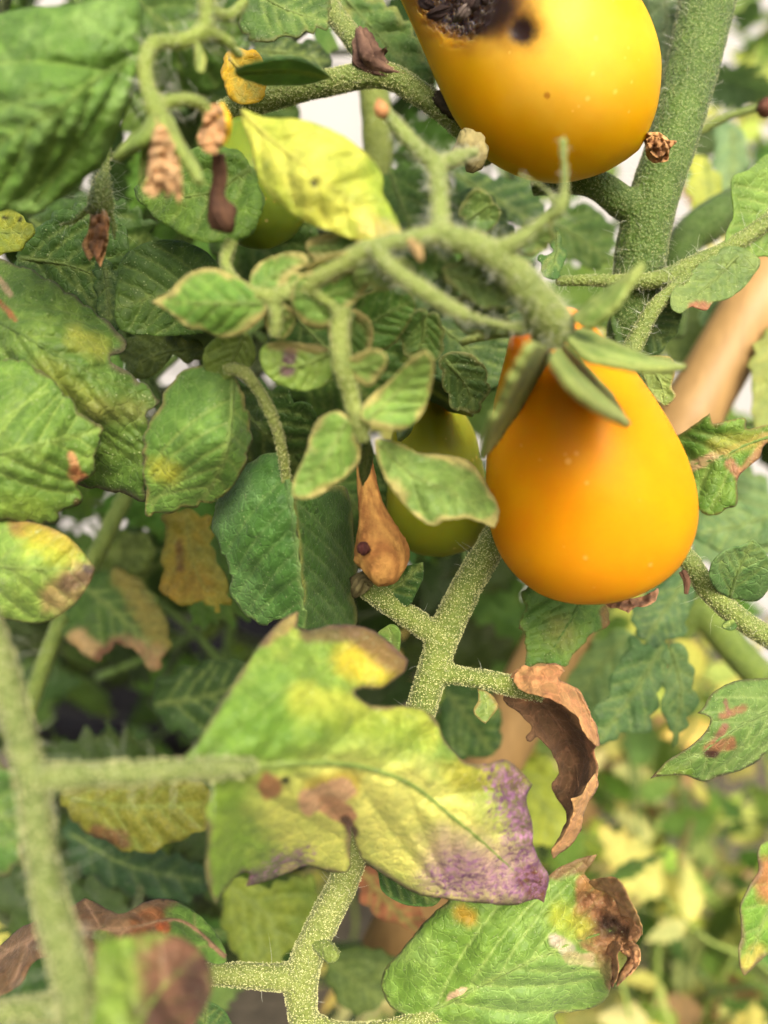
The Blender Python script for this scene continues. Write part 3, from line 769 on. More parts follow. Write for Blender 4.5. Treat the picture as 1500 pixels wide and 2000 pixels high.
# ================================================================== FOREGROUND LEAF WITH THE PURPLE TIP
t = thing('leaf_branch', 'blurred pale stalk with a large yellowing leaf whose tip is purple', 'leaf branch', (180, 2080, 72))
stem(t, ['-90,1040,82,50 -46,1150,81,52 -2,1280,80,54 36,1420,79,58 62,1530,78,62 78,1660,77,62 102,1780,76,68 138,1900,75,76 176,2080,74,84',
         '60,1525,78,74 130,1518,78,54 220,1512,78,50 330,1506,79,46 420,1502,81,46 500,1497,83,34',
         '-40,1985,80,50 60,1975,79,56 150,1965,78,58'], M_STEM_PALE, fuzz=5, fuzz_r=0.12, hair=200, tint=(0.56, .62, .56))
leaf(t, '335,1500* 385,1452 430,1375 480,1300 520,1243 558,1207 583,1194* 578,1226* 605,1232 645,1222 695,1222 735,1236 768,1262 797,1290* 788,1312 760,1334 735,1345 707,1344 692,1352 715,1374 745,1380 790,1379 830,1389 852,1410 866,1442 886,1470 912,1490 950,1491 985,1484 1012,1502 1037,1531* 1028,1562 1040,1612 1041,1652 1058,1688 1071,1716 1062,1762* 1045,1755 1000,1768 940,1763 880,1756 820,1746 772,1722 732,1696 710,1680 696,1650 686,1612* 684,1660 680,1698 650,1702 600,1691 560,1706 520,1721 481,1731* 488,1706 470,1705 445,1730 420,1766* 402,1705 405,1640 400,1580 412,1538 380,1520',
     '335,1500,80 560,1490,86 760,1520,94 900,1610,100 1060,1755,111 583,1196,98 690,1225,99 795,1290,97 740,1350,95 860,1430,98 1030,1530,105 420,1760,90 480,1728,100 690,1640,102 820,1745,108 430,1370,86 600,1370,88 600,1610,96',
     '335,1508 450,1500 560,1490 680,1492 790,1525 880,1592 960,1660 1062,1755', (136, 168, 74), (170, 188, 88), name='leaf', label='large leaf turning yellow with a purple tip and tan dead spots',
     step=4.5, bul=1.0, wave=0.9, nv=6, vang=48, vein_col=(150, 166, 96), vein_k=.3, ribr=(0.9, 0.2),
     paints=[(360, 1480, 520, 1380, 95, (118, 156, 66), .8, .6), (410, 1580, 430, 1720, 70, (140, 176, 66), .8, .5), (720, 1540, 900, 1690, 120, (226, 226, 128), .95, .5), (560, 1560, 640, 1680, 70, (212, 216, 116), .9, .5),
             (600, 1375, 820, 1420, 40, (196, 204, 84), .8, .5), (690, 1290, 740, 1300, 40, (212, 196, 60), .9, .5), (700, 1235, 780, 1290, 30, (132, 104, 70), .9, .5), (600, 1240, 690, 1232, 18, (120, 100, 72), .85, .5), (520, 1250, 578, 1205, 14, (172, 140, 98), .7),
             (480, 1430, 780, 1450, 50, (110, 152, 50), .6, .7), (620, 1540, 680, 1530, 26, (206, 180, 66), .8, .5),
             (900, 1510, 1000, 1520, 34, (170, 168, 60), .8, .6), (890, 1690, 1050, 1720, 66, (190, 150, 160), .75, .7), (1000, 1520, 1030, 1640, 26, (110, 84, 74), .75, .6), (1030, 1715, 1062, 1750, 26, (120, 74, 52), .95, .4),
             (603, 1566, 668, 1542, 24, (214, 174, 132), 1, .15), (640, 1570, 675, 1590, 20, (196, 150, 110), 1, .15), (676, 1600, 690, 1625, 10, (96, 62, 48), .95, .3), (524, 1536, 526, 1538, 26, (180, 132, 88), 1, .15), (556, 1522, 557, 1523, 7, (36, 40, 24), 1, .3),
             (490, 1725, 575, 1690, 26, (108, 104, 92), .8, .5), (556, 1696, 572, 1694, 10, (214, 206, 130), .8, .5),
             (950, 1560, 1000, 1600, 50, PUR, .26, .8), (985, 1530, 1040, 1680, 70, PUR, .42, .8), (890, 1715, 1050, 1720, 74, PUR, .42, .8), (850, 1580, 880, 1650, 60, PUR, .13, .8), (500, 1715, 590, 1670, 40, PUR, .36, .8), (760, 1600, 830, 1720, 30, PUR, .15, .8)],
     margin=(7, (120, 92, 84), .75))

# ================================================================== LEAVES ON THE SHADY SIDE
t = thing('tomato_leaf', 'big soft-focus green leaf with raised veins above the dangling dry bud', 'leaf', (275, 60, 88))
leaf(t, '-90,70 0,28 60,16 140,10 200,-2 268,-6 274,70 266,150 256,195 240,235 216,290 198,322 168,346 130,376 92,404 60,417 20,411 -90,390',
     '-90,230,92 120,210,84 265,60,88 240,230,91 60,415,93 0,30,92 180,330,92', '268,110 170,165 120,210 0,275 -90,330', (104, 144, 60), (134, 170, 92), step=4.4, bul=1.2, wave=1.0, nv=5, vang=44, vein_col=(140, 170, 84), vein_k=.5)
t = thing('tomato_leaf', 'bright yellow leaf with green edge beside the white wall gap', 'leaf', (478, 222, 92))
leaf(t, '470,216 520,230 560,232 610,240 660,260 700,288 730,315 746,345 748,380 764,410 781,446 778,470 740,472 690,468 640,450 590,430 550,402 520,370 500,330 490,285',
     '470,216,93 620,340,86 780,465,86 740,330,91 520,370,91 560,235,91 690,468,89', '468,212 520,265 600,330 690,398 780,465', (216, 220, 100), (194, 208, 84), step=4.4, bul=0.7, wave=.5, nv=5, vein_col=(196, 196, 92), vein_k=.4,
     paints=[(735, 330, 765, 430, 26, (120, 156, 50), .85, .6), (660, 330, 740, 380, 40, (176, 192, 70), .6, .7), (612, 357, 614, 359, 7, (70, 70, 40), 1, .3), (505, 320, 560, 400, 16, (170, 190, 72), .7, .6), (720, 440, 770, 465, 22, (216, 190, 120), .6, .6), (560, 240, 680, 275, 16, (190, 200, 78), .5, .6)])
t = thing('tomato_leaf', 'dark green lobed leaf with purplish rim partly covered by a paler leaf', 'leaf', (-80, 640, 112))
leaf(t, '-90,490 0,507 40,520 90,545 130,570 165,595 190,614 215,635 236,655 246,676 236,690 217,696 222,712 246,726 270,742 295,764 312,781* 300,796 286,806 293,840 290,870 283,912 283,978 255,968 200,955 165,950 140,940 60,900 -90,850',
     '-90,600,114 60,640,104 180,690,106 246,676,111 310,781,109 280,960,112 0,507,112 160,595,112 150,900,113 200,800,106', '-90,590 20,640 120,700 220,750 308,780', (90, 124, 52), (112, 142, 62), step=4.4, teeth=6.0, bul=0.9, wave=1.0, nv=6, vang=35, margin=(7, (104, 84, 78), .7), vein_col=(104, 128, 58),
     paints=[(150, 660, 190, 680, 22, (170, 176, 78), .7, .7), (90, 720, 180, 790, 26, (152, 162, 70), .6, .8), (190, 800, 270, 800, 22, (150, 150, 84), .5, .8), (0, 590, 30, 625, 5, (166, 110, 66), .9), (0, 545, 20, 575, 6, (190, 160, 130), .7)])
t = thing('tomato_leaf', 'pale green veined leaf with a tan torn notch lying over a darker leaf', 'leaf', (-80, 880, 100))
leaf(t, '-90,690 0,703 32,702 66,716 92,736 126,768 150,795 164,816 190,825 198,842 190,872 183,906 178,926 152,944 158,970 150,986 120,1000 100,1022 50,1020 0,1015 -90,1000',
     '-90,870,104 30,880,98 190,840,104 100,1020,105 60,715,104 150,980,105', '-90,905 30,880 100,862 192,842', (106, 142, 60), (124, 156, 70), step=4.4, teeth=6.0, bul=0.9, wave=.7, nv=5, vang=48, margin=(5, (96, 72, 58), .7), vein_col=(152, 178, 92),
     paints=[(138, 888, 150, 925, 8, (206, 160, 110), 1, .3), (146, 925, 162, 940, 14, (160, 106, 66), 1, .3), (0, 990, 60, 1000, 30, (150, 180, 76), .6, .7), (150, 980, 152, 984, 8, (90, 60, 40), .8)])
t = thing('tomato_leaf', 'rounded mid-green leaf with a yellow blotch and tan lower rim', 'leaf', (455, 735, 104))
leaf(t, '398,714 430,721 460,740 478,785 488,835 484,885 462,938 432,970 400,981 350,995 312,1001 290,1006 285,985 283,920 282,860 290,834 310,800 325,765 345,735 370,720',
     '455,735,104 445,860,101 390,985,109 283,920,108 330,760,107 485,850,107', '455,738 450,820 440,885 418,940 388,984', (106, 146, 66), (126, 164, 78), step=4.4, teeth=6.0, bul=0.8, wave=.6, nv=5, vang=58, margin=(6, (176, 146, 96), .6),
     paints=[(312, 915, 335, 925, 22, (186, 190, 70), .85, .7), (440, 760, 478, 870, 22, (96, 128, 66), .6, .7)])
stem(t, ['440,720,103,24 475,725,102,26 510,770,103,24 535,820,104,24 552,885,107,22 562,960,110,20'], M_STEM_PALE, 'leaf_stalk', fuzz=8, fuzz_r=.085, voxel=.00025)
t = thing('tomato_leaf', 'bluish dark green leaf folded along its midrib beside the withered tan fruit', 'leaf', (545, 885, 110))
leaf(t, '548,884 512,890 472,914 441,950 421,990 415,1030 427,1062 439,1092 452,1122 448,1152 466,1186 490,1206 512,1221 560,1208 596,1230 594,1170 586,1100 580,1030 572,960 562,915',
     '548,885,110 574,1050,108 592,1226,112 420,1020,116 480,1190,117 500,1040,109 470,930,113', '550,890 564,960 576,1050 586,1130 594,1224', (84, 130, 60), (110, 154, 88), step=4.0, teeth=6.0, bul=1.0, wave=.8, nv=6, vang=60, vein_col=(120, 150, 90), vein_k=.35, margin=(4, (150, 172, 104), .5), paints=[(470, 930, 440, 1020, 24, (118, 160, 104), .5, .8)])
leaf(t, '572,962 620,956 672,950 687,1000 691,1060 697,1110 690,1160 697,1200 690,1226 640,1238 594,1230 590,1150 582,1050', '574,965,110 592,1226,114 582,1080,110 690,1000,128 694,1200,130 640,1100,118 640,1000,117', '574,964 584,1080 594,1226', (78, 120, 54), (96, 138, 70), name='folded_half', step=4.0, bul=1.0, wave=.9, nv=6, vang=50, vein_col=(120, 150, 90), vein_k=.4, ribr=None, margin=(7, (166, 172, 96), .8))
t = thing('tomato_leaf', 'yellow-green leaf tip with brown scorched end above the shaded foliage', 'leaf', (-80, 1110, 100))
leaf(t, '-90,1010 40,1016 108,1034 150,1064 184,1110* 168,1150 132,1190 80,1216 0,1206 -90,1180', '-90,1100,106 60,1100,99 184,1110,103 40,1016,104 60,1216,105', '-90,1100 60,1110 182,1110', (150, 184, 88), (170, 192, 90), step=4.4, bul=.7, wave=.7, nv=4,
     paints=[(40, 1025, 140, 1060, 22, (168, 130, 78), .9, .5), (70, 1055, 130, 1080, 30, (196, 196, 60), .7, .7), (110, 1165, 160, 1130, 32, (190, 166, 110), .9, .5), (130, 1140, 170, 1125, 18, (110, 88, 74), .8, .6), (168, 1110, 182, 1112, 8, (96, 80, 90), .8)], margin=(4, (140, 110, 80), .5))
t = thing('curled_leaf', 'curled half brown half green dying leaf behind the blurred pale stalk', 'leaf', (445, 1875, 108))
leaf(t, '-60,1885 0,1848 40,1814 90,1790 150,1766 166,1755 188,1764 212,1778 240,1785 290,1760 330,1757 372,1776 412,1811 441,1862 437,1882 400,1876 352,1838 312,1828 280,1836 240,1850 226,1890 180,1905 130,1890 90,1870 62,1882 30,1930 -60,1960',
     '-60,1900,112 160,1760,112 240,1790,106 330,1758,111 440,1870,107 200,1860,104 350,1830,106 0,1850,114 100,1850,104', '440,1870 350,1800 240,1815 100,1820 -60,1900', (118, 94, 68), (94, 72, 52), name='leaf_blade', step=4.4, bul=.8, wave=1.4, nv=5, vein_col=(160, 130, 104), mat=M_DRY,
     paints=[(370, 1800, 440, 1870, 46, (96, 130, 60), 1, .25), (316, 1806, 322, 1812, 12, (170, 90, 50), .9), (270, 1810, 300, 1790, 20, (126, 82, 50), .8), (200, 1830, 230, 1870, 18, (104, 130, 54), .8)])
t = thing('tomato_leaf', 'very soft leaf half green half pinkish brown in front of the curled leaf', 'leaf', (280, 2080, 76))
leaf(t, '192,1850 250,1830 322,1824 370,1840 400,1870 416,1912 405,1962 382,2002 370,2080 180,2080 188,1950', '190,1850,76 320,1830,78 410,1910,80 280,2080,70 290,1940,74', '230,2080 300,1950 390,1860', (140, 166, 74), (120, 152, 60), step=6, bul=.4, wave=.8, nv=3,
     paints=[(345, 1890, 340, 2060, 74, (142, 104, 80), 1, .3), (380, 1900, 390, 1960, 30, (92, 66, 60), .85, .6), (300, 1980, 340, 2060, 40, (86, 62, 52), .85, .6)])
t = thing('tomato_leaf', 'small dark green leaf tip beside the half pinkish brown leaf', 'leaf', (410, 2060, 112))
leaf(t, '348,2010 362,1966 400,1954 436,1974 462,2020 465,2070 345,2070', '350,2010,114 410,1960,110 460,2060,113', '400,2070 402,1960', (84, 122, 66), (100, 140, 80), nv=3, bul=.6)

# ---- sprig with tan-edged leaflets in the middle
t = thing('leaf_sprig', 'soft green sprig of small tan-edged leaflets in front of the olive tomato', 'sprig', (690, 800, 92))
stem(t, ['668,600,90,44 664,650,90,40 668,710,90,40 684,770,91,38 700,830,92,34 712,860,93,30', '690,790,91,24 705,815,91,22 722,838,92,18', '668,720,90,22 690,722,90,16'], M_STEM_PALE, fuzz=5, fuzz_r=.085, tint=(.92, .95, .85))
SPR = dict(name='leaflet', margin=(12, (204, 186, 120), .75), wave=.35, vein_k=.25, bul=.55, nv=5)
leaf(t, '572,966 576,930 596,890 606,850 626,816 662,803 686,824 702,860 702,898 686,922 656,946 620,968 590,976', '675,815,91 580,970,93 600,860,94 700,890,94 640,890,91', '678,818 640,890 582,968', (132, 168, 80), (112, 150, 64), **SPR)
leaf(t, '705,812 713,785 740,760 775,731 800,702 830,682* 846,702 846,742 833,790 814,822 780,841 742,836 716,826', '715,820,90 835,690,87 740,770,91 815,815,92', '712,824 775,765 832,690', (148, 182, 92), (126, 166, 74), **SPR)
leaf(t, '664,718* 690,695 730,682 750,690 756,706 746,730 722,753 702,746', '666,718,90 755,690,87 715,750,90', '668,718 715,715 750,695', (142, 176, 88), (120, 160, 70), **SPR)
leaf(t, '735,858 760,861 790,870 820,885 860,888 900,895 926,910 946,940 966,974 974,1002 966,1032* 940,1021 910,1012 870,1016 845,1026 815,1010 790,986 765,955 745,916 735,886',
     '735,860,92 850,940,95 968,1028,98 930,910,102 800,985,96 800,880,98', '736,862 800,925 890,965 966,1024', (128, 160, 82), (146, 176, 98), **{**SPR, 'bul': .8, 'wave': .7})
leaf(t, '716,850 702,886 700,920 708,950* 724,920 730,885', '718,855,100 706,945,106 728,900,104', '718,855 714,900 709,946', (78, 108, 56), None, **{**SPR, 'margin': None})

t = thing('leaf_sprig', 'out of focus sprig of pale-rimmed leaflets hanging under the yellow leaf', 'sprig', (560, 560, 92))
stem(t, ['450,470,95,30 440,520,94,26 470,560,92,30 530,580,90,34 590,560,89,36 660,520,87,40 735,482,85,44', '530,580,90,28 540,620,90,26 535,660,91,22', '590,560,89,22 640,590,89,24 668,620,90,30'], M_STEM_PALE, fuzz=5, fuzz_r=.085, tint=(.95, 1, .85))
leaf(t, '296,590* 330,570 360,540 395,525 430,527 466,545 490,560 516,582 520,606 500,632 470,652 430,659 396,642 370,641 345,621 322,604', '298,590,94 410,590,90 520,595,90 430,655,93 395,527,93', '520,592 410,592 298,591', (108, 152, 62), (128, 168, 76), **SPR)
leaf(t, '572,560 600,532 650,540 700,526 738,544* 720,562 692,592 662,620 630,641 592,630 570,592', '575,580,89 738,545,88 630,640,91', '575,575 640,575 736,546', (110, 152, 66), (134, 168, 84), **SPR)
leaf(t, '688,620 700,582 760,556 800,570 812,602 792,642 770,670 732,690 700,692 680,662', '690,650,99 810,590,98 740,690,101', '690,650 740,620 808,585', (92, 134, 58), (116, 154, 74), **{**SPR, 'margin': (5, (170, 150, 90), .5)})
leaf(t, '508,690 522,732 560,756 600,763 637,751 652,720 640,682 582,668 530,668', '510,690,95 640,680,95 600,760,96', '645,690 580,715 515,700', (134, 164, 74), (118, 150, 64), **{**SPR, 'margin': None, 'paints': [(566, 690, 560, 725, 14, (104, 80, 84), 1, .4), (530, 675, 640, 680, 10, (180, 150, 104), .6)]})
leaf(t, '488,548 500,520 540,498 590,494 602,516 562,542 542,580 520,602 500,590', '490,550,91 600,505,90 520,600,91', '495,575 540,535 598,505', (132, 172, 80), (110, 150, 64), **SPR)
leaf(t, '600,520 640,500 690,492 730,500 738,520 690,528 640,545 606,545', '600,530,88 735,505,86 640,545,89', '604,535 670,515 735,508', (120, 156, 64), None, **SPR)
leaf(t, '225,575 240,505 300,470 368,475 420,508 442,560 436,612 400,650 300,656 232,640', '230,580,112 440,580,110 330,470,113 320,655,113', '440,560 340,570 230,600', (78, 110, 46), (94, 126, 54), **{**SPR, 'margin': None})
leaf(t, '470,640 420,660 395,700 420,740 470,730 500,690', '470,640,100 420,735,104 500,700,101', '480,650 440,735', (126, 150, 66), None, **{**SPR, 'margin': None})

for ol, dp, rb, c1 in (('545,565 572,532 600,546 592,590 562,622 542,602', '545,565,90 600,546,89 562,620,91', '590,545 570,580 560,618', (126, 164, 78)),
                       ('518,612 556,594 578,625 556,662 526,652', '520,612,91 576,625,91 530,655,93', '555,597 545,630 530,655', (138, 170, 84)),
                       ('640,642 676,604 722,622 724,682 672,704', '642,642,96 722,625,96 675,700,98', '690,610 685,660 676,700', (104, 144, 66)),
                       ('600,470 650,455 700,470 718,500 660,512 610,505', '602,480,92 716,495,91 650,510,92', '604,488 660,485 714,498', (112, 150, 70))):
    leaf(t, ol, dp, rb, c1, tuple(int(v * .88) for v in c1), **SPR)
t = thing('leaf_sprig', 'small soft grey-green leaflets crowding the fruit truss above the orange tomato', 'sprig', (960, 600, 92))
for ol, dp, rb, c1 in (('866,528 918,504 962,530 994,580 960,602 902,574', '868,528,90 992,580,90 920,505,89', '868,530 930,550 990,582', (116, 144, 80)),
                       ('880,592 940,572 984,602 990,640 932,654 890,634', '882,595,94 988,630,95 930,652,96', '884,600 935,615 985,632', (96, 122, 66)),
                       ('690,522 742,502 792,512 806,540 752,562 702,552', '692,525,86 804,535,85 750,560,87', '694,532 750,532 802,536', (130, 158, 82)),
                       ('782,642 828,604 866,640 856,700 802,706', '784,642,102 864,640,102 805,700,104', '830,608 826,660 808,702', (96, 132, 62)),
                       ('862,702 920,690 954,742 934,802 882,792', '864,702,110 950,742,111 885,790,112', '870,704 908,748 925,798', (84, 116, 56)),
                       ('1010,452 1050,428 1080,440 1076,476 1036,500 1008,488', '1012,455,92 1078,445,91 1036,498,93', '1014,486 1045,465 1078,442', (120, 150, 78)),
                       ('900,400 930,372 966,392 972,436 934,456 904,436', '902,402,100 970,400,99 934,454,101', '906,434 936,412 966,394', (100, 134, 66))):
    leaf(t, ol, dp, rb, c1, tuple(int(v * .86) for v in c1), **{**SPR, 'margin': (7, (170, 166, 104), .5), 'teeth': 8.0})
stem(t, ['880,560,91,10 930,590,93,14 985,610,95,12', '985,610,95,10 1040,560,92,10 1075,500,92,9'], M_STEM_PALE, 'stalk', voxel=.0003, fuzz=4)

# ---- hanging flower truss
t = thing('flower_truss', 'blurred hairy truss with two dangling dried tan flowers', 'truss', (400, 0, 92))
stem(t, ['408,-60,90,36 404,0,90,36 398,60,90,34 350,82,89,32 300,86,89,32 284,120,88,32 288,170,88,32 304,215,88,44 312,240,88,30',
         '398,60,90,30 440,80,92,26 470,110,94,22', '304,215,88,26 345,195,89,26 390,200,90,26 412,225,91,24', '404,20,90,26 450,30,92,24 480,0,93,24'], M_STEM_PALE, fuzz=4, fuzz_r=.085, hair=200, tint=(.92, 1, .72))
paper(t, '296,238 318,236 338,262 348,310 356,352 350,398* 338,376 326,388 318,372 300,384 280,372* 290,340 290,290', '300,240,87 350,395,84 285,370,86', '308,238 320,310 322,380', (232, 192, 142), (206, 160, 112), 'dried_flower', 1.6)
paper(t, '300,250 330,258 340,330 344,372 318,362 306,380* 298,330', '300,250,85 340,370,82 306,378,84', '315,252 320,310 322,370', (226, 186, 138), (196, 150, 104), 'dried_petal', 1.4)
paper(t, '405,208 432,204 440,236 436,280 420,304 398,296* 386,268 396,236', '410,208,90 435,270,87 396,290,89', '418,206 412,250 412,300', (226, 184, 136), (190, 146, 102), 'dried_flower', 1.4)
crumple(t, '432,205,90,10 440,235,89,24 438,265,90,20 430,285,90,8', (238, 190, 40), (220, 176, 40), 'petal', 55, 0.12)
crumple(t, '426,300,91,26 430,345,92,28 424,385,92,28 432,415,92,48 440,435,92,44 452,452,93,12', (92, 66, 46), (70, 50, 40), 'dried_style', 57, 0.25)
for q, dd in (('320,215 335,240 352,275 378,315 396,362* 384,350 358,310 335,275 312,240', '320,225,88 396,360,86 350,290,86'), ('300,225 280,255 262,270 238,295 222,312* 250,298 278,282 305,250', '300,230,88 224,310,90 265,275,88'), ('300,235 282,270 275,320 272,362* 290,330 300,290', '300,240,89 273,360,91 285,300,90')):
    P0 = nums(q)
    leaf(t, q, dd, [P0[0], P0[len(P0) // 2]], (146, 164, 84), (118, 146, 66), 'sepal', nv=0, bul=0, wave=.2, mat=M_SEPAL, thick=.8, ribr=None)
leaf(t, '460,140 500,122 560,112 610,125 645,150* 610,162 560,166 500,162', '460,140,97 560,130,95 645,150,101', '462,142 560,138 642,150', (92, 140, 74), (116, 160, 100), 'bract', nv=0, bul=0, wave=.2)
leaf(t, '385,80 400,110 398,140 386,138 380,110', '390,80,88 390,138,87 380,110,88', '390,82 390,138', (190, 200, 110), None, 'bud_scale', nv=0, bul=0, ribr=None)

t = thing('dried_bud', 'hanging fuzzy calyx with a shrivelled tan bud below the big leaf', 'flower bud', (190, 530, 106))
stem(t, ['210,290,108,14 206,330,107,20 198,370,106,40 196,405,106,50 195,420,106,38', '180,400,106,16 160,420,106,12 140,435,106,10 116,437,107,7', '212,400,106,16 220,430,106,12 224,470,106,8'], M_STEM, 'calyx', fuzz=5, hair=140, voxel=.00025)
paper(t, '180,414 208,414 212,450 206,490 196,522* 186,500 176,512* 162,480 172,452', '185,415,106 205,500,104 166,480,106', '194,414 188,460 186,510', (214, 166, 112), (150, 108, 72), 'shrivelled_bud', 1.6)
paper(t, '184,420 204,424 206,470 190,505* 176,480 178,450', '190,420,104 200,480,102 180,490,104', '194,422 190,460 188,500', (198, 148, 100), (140, 98, 66), 'dried_petal', 1.4)

# ================================================================== LEAVES ON THE SUNNY SIDE AND BELOW
t = thing('tomato_leaf', 'broad green leaf with a crumpled brown scorched end under the purple-tipped leaf', 'leaf', (760, 2010, 120))
leaf(t, '792,1988 762,1966 746,1928 750,1896 766,1875 792,1849 820,1811 850,1781 872,1765 900,1730 980,1722 1050,1730 1066,1716 1082,1700 1112,1685 1142,1674 1166,1669* 1156,1686 1140,1706* 1152,1718 1176,1720 1196,1712 1213,1726 1226,1756 1244,1786 1252,1812 1250,1832 1240,1848 1246,1868 1234,1893 1203,1924* 1212,1898 1226,1872 1218,1852 1203,1850 1196,1872 1198,1900 1190,1922* 1191,1940 1184,1952 1160,1966 1120,1976 1086,1981 1092,2004 1100,2045 1000,2080 860,2080 812,2040',
     '760,2000,121 950,1910,117 1100,1850,117 1200,1800,121 1240,1800,117 1190,1720,118 1160,1672,120 870,1770,119 750,1920,123 1205,1922,115 1190,1940,121 1090,1985,122 1000,2080,122 1200,1822,122 1240,1860,116', '760,2012 880,1955 1000,1893 1110,1845 1200,1815', (122, 160, 68), (150, 184, 96), step=5, bul=1.0, wave=.9, nv=6, vang=38, vein_col=(168, 190, 112), vein_k=.5, rough_edge=2.2,
     paints=[(1150, 1740, 1215, 1740, 30, (176, 134, 80), 1, .2), (1160, 1790, 1225, 1800, 44, (168, 122, 84), 1, .2), (1150, 1830, 1190, 1850, 26, (170, 126, 88), 1, .2), (1185, 1805, 1215, 1830, 20, (74, 54, 42), .95, .6), (1200, 1870, 1240, 1880, 40, (176, 132, 90), 1, .25), (1190, 1870, 1195, 1920, 14, (150, 104, 74), 1, .3),
             (1085, 1838, 1110, 1855, 14, (204, 190, 172), 1, .2), (1110, 1870, 1150, 1876, 13, (208, 176, 140), 1, .2), (880, 1948, 905, 1936, 8, (222, 190, 156), 1, .2), (1085, 1700, 1155, 1680, 20, (150, 120, 84), .95, .4),
             (905, 1785, 915, 1790, 18, (206, 160, 50), .8, .7), (1100, 1790, 1130, 1810, 26, (190, 200, 74), .8, .7), (1000, 1950, 1120, 1920, 60, (150, 186, 112), .6, .8)],
     margin=(4, (150, 120, 86), .5), crisp=[(1175, 1750, 1225, 1800, 46, 1.1), (1150, 1800, 1200, 1840, 50, 0.8), (1210, 1870, 1235, 1860, 36, .8)])
paper(t, '1194,1838 1212,1844 1205,1868 1207,1896 1196,1928* 1187,1900 1184,1868', '1196,1840,118 1196,1926,116 1206,1880,115', '1202,1840 1196,1880 1195,1925', (184, 138, 98), (128, 90, 64), 'scorched_shred', 1.2)
paper(t, '1216,1842 1244,1846 1252,1870 1240,1896 1204,1928* 1214,1900 1228,1874 1212,1858', '1220,1845,117 1248,1870,114 1206,1926,116', '1218,1848 1240,1872 1206,1925', (204, 158, 112), (140, 100, 70), 'scorched_shred', 1.2)
paper(t, '1150,1722 1196,1712 1216,1726 1230,1758 1246,1788 1256,1826 1236,1822 1214,1790 1196,1752', '1150,1722,117 1250,1800,114 1200,1750,113', '1155,1724 1205,1745 1245,1815', (206, 164, 108), (160, 118, 78), 'scorched_fold', 1.5)
t = thing('dead_leaf', 'dark brown dead leaf curled into a crescent with a lighter tan rim', 'leaf', (990, 1345, 122))
leaf(t, '984,1352 1000,1316 1016,1306 1050,1303 1088,1299 1102,1312* 1090,1330 1128,1350 1140,1368 1150,1392 1164,1430 1168,1452 1160,1470 1168,1500 1162,1538 1142,1568 1132,1610 1112,1648 1080,1674* 1078,1660 1092,1636 1108,1600 1104,1580 1084,1556 1079,1532 1094,1512 1086,1488 1072,1463 1050,1440 1036,1448 1028,1440 1040,1420 1012,1392 986,1372',
     '985,1360,122 1050,1305,118 1100,1310,117 1020,1345,120 1060,1400,125 1100,1460,127 1115,1530,127 1130,1370,118 1160,1440,118 1164,1510,119 1140,1565,120 1100,1580,127 1080,1530,124 1040,1425,122 1075,1465,123 1110,1640,122 1080,1670,122 1136,1470,126', '985,1355 1050,1370 1105,1440 1130,1530 1115,1620 1082,1668', (120, 92, 68), (100, 74, 54), name='leaf_blade', step=4.5, bul=.5, wave=.8, nv=6, vein_col=(128, 98, 74), vein_k=.3, mat=M_DRY, rough_edge=3.0,
     paints=[(1015, 1320, 1090, 1312, 22, (196, 148, 106), 1, .3), (1030, 1350, 1070, 1345, 22, (176, 128, 92), .9, .5), (1100, 1350, 1150, 1410, 20, (206, 156, 112), 1, .3), (1152, 1420, 1163, 1480, 11, (176, 124, 88), 1, .3), (1160, 1490, 1158, 1530, 8, (190, 144, 100), 1, .3), (1150, 1550, 1125, 1610, 14, (208, 166, 116), 1, .3), (1120, 1620, 1085, 1668, 13, (204, 164, 116), 1, .3)])
leaf(t, '1004,1332 1018,1304 1050,1301 1088,1296 1104,1311* 1091,1329 1130,1348 1143,1368 1153,1392 1167,1430 1170,1454 1158,1452 1142,1430 1126,1402 1096,1377 1060,1362 1022,1350', '1010,1335,117 1090,1300,117.5 1168,1450,118 1060,1355,113 1110,1385,113 1150,1440,114 1140,1370,118', '1010,1325 1080,1330 1130,1380 1160,1440', (190, 146, 98), (158, 112, 76), name='rolled_rim', step=4, bul=.3, wave=.5, nv=4, mat=M_DRY, rough_edge=3.5, vein_col=(170, 120, 84), crisp=[(1020, 1320, 1150, 1420, 60, .55)], ribr=None)
leaf(t, '1162,1512 1168,1536 1150,1562 1140,1585 1136,1612 1116,1648 1080,1676* 1078,1662 1100,1632 1114,1602 1120,1572 1116,1560 1138,1552 1148,1530', '1160,1520,118 1136,1610,118 1082,1672,120 1120,1570,114 1100,1630,116', '1158,1520 1130,1580 1085,1668', (200, 160, 108), (176, 134, 88), name='rolled_rim', step=4, bul=.3, wave=.4, nv=3, mat=M_DRY, rough_edge=3, vein_col=(180, 136, 96), crisp=[(1150, 1540, 1090, 1660, 40, .7)], ribr=None)
t = thing('tomato_leaf', 'green serrated leaf peeking from under the orange tomato', 'leaf', (1170, 1150, 128))
leaf(t, '1030,1100 1032,1140 1018,1156 1026,1180 1016,1215 1010,1229* 1026,1240 1025,1270 1029,1303 1062,1296 1102,1302 1120,1280 1150,1246 1182,1226 1191,1202 1186,1180 1190,1140 1150,1100', '1170,1120,131 1030,1140,130 1060,1300,125 1190,1200,129 1100,1210,126', '1160,1110 1120,1200 1060,1298', (100, 142, 62), (122, 158, 72), nv=6, teeth=6.0, bul=.9, vein_col=(110, 140, 66), vein_k=.3, paints=[(1090, 1230, 1100, 1240, 26, (156, 150, 84), .5, .8), (1180, 1190, 1188, 1230, 10, (150, 108, 70), .8), (1012, 1224, 1016, 1230, 6, (110, 66, 50), .9)], margin=(3, (120, 90, 60), .5))
t = thing('tomato_leaf', 'grey-green leaf with brown branching scars and a curled tip', 'leaf', (1580, 1350, 126))
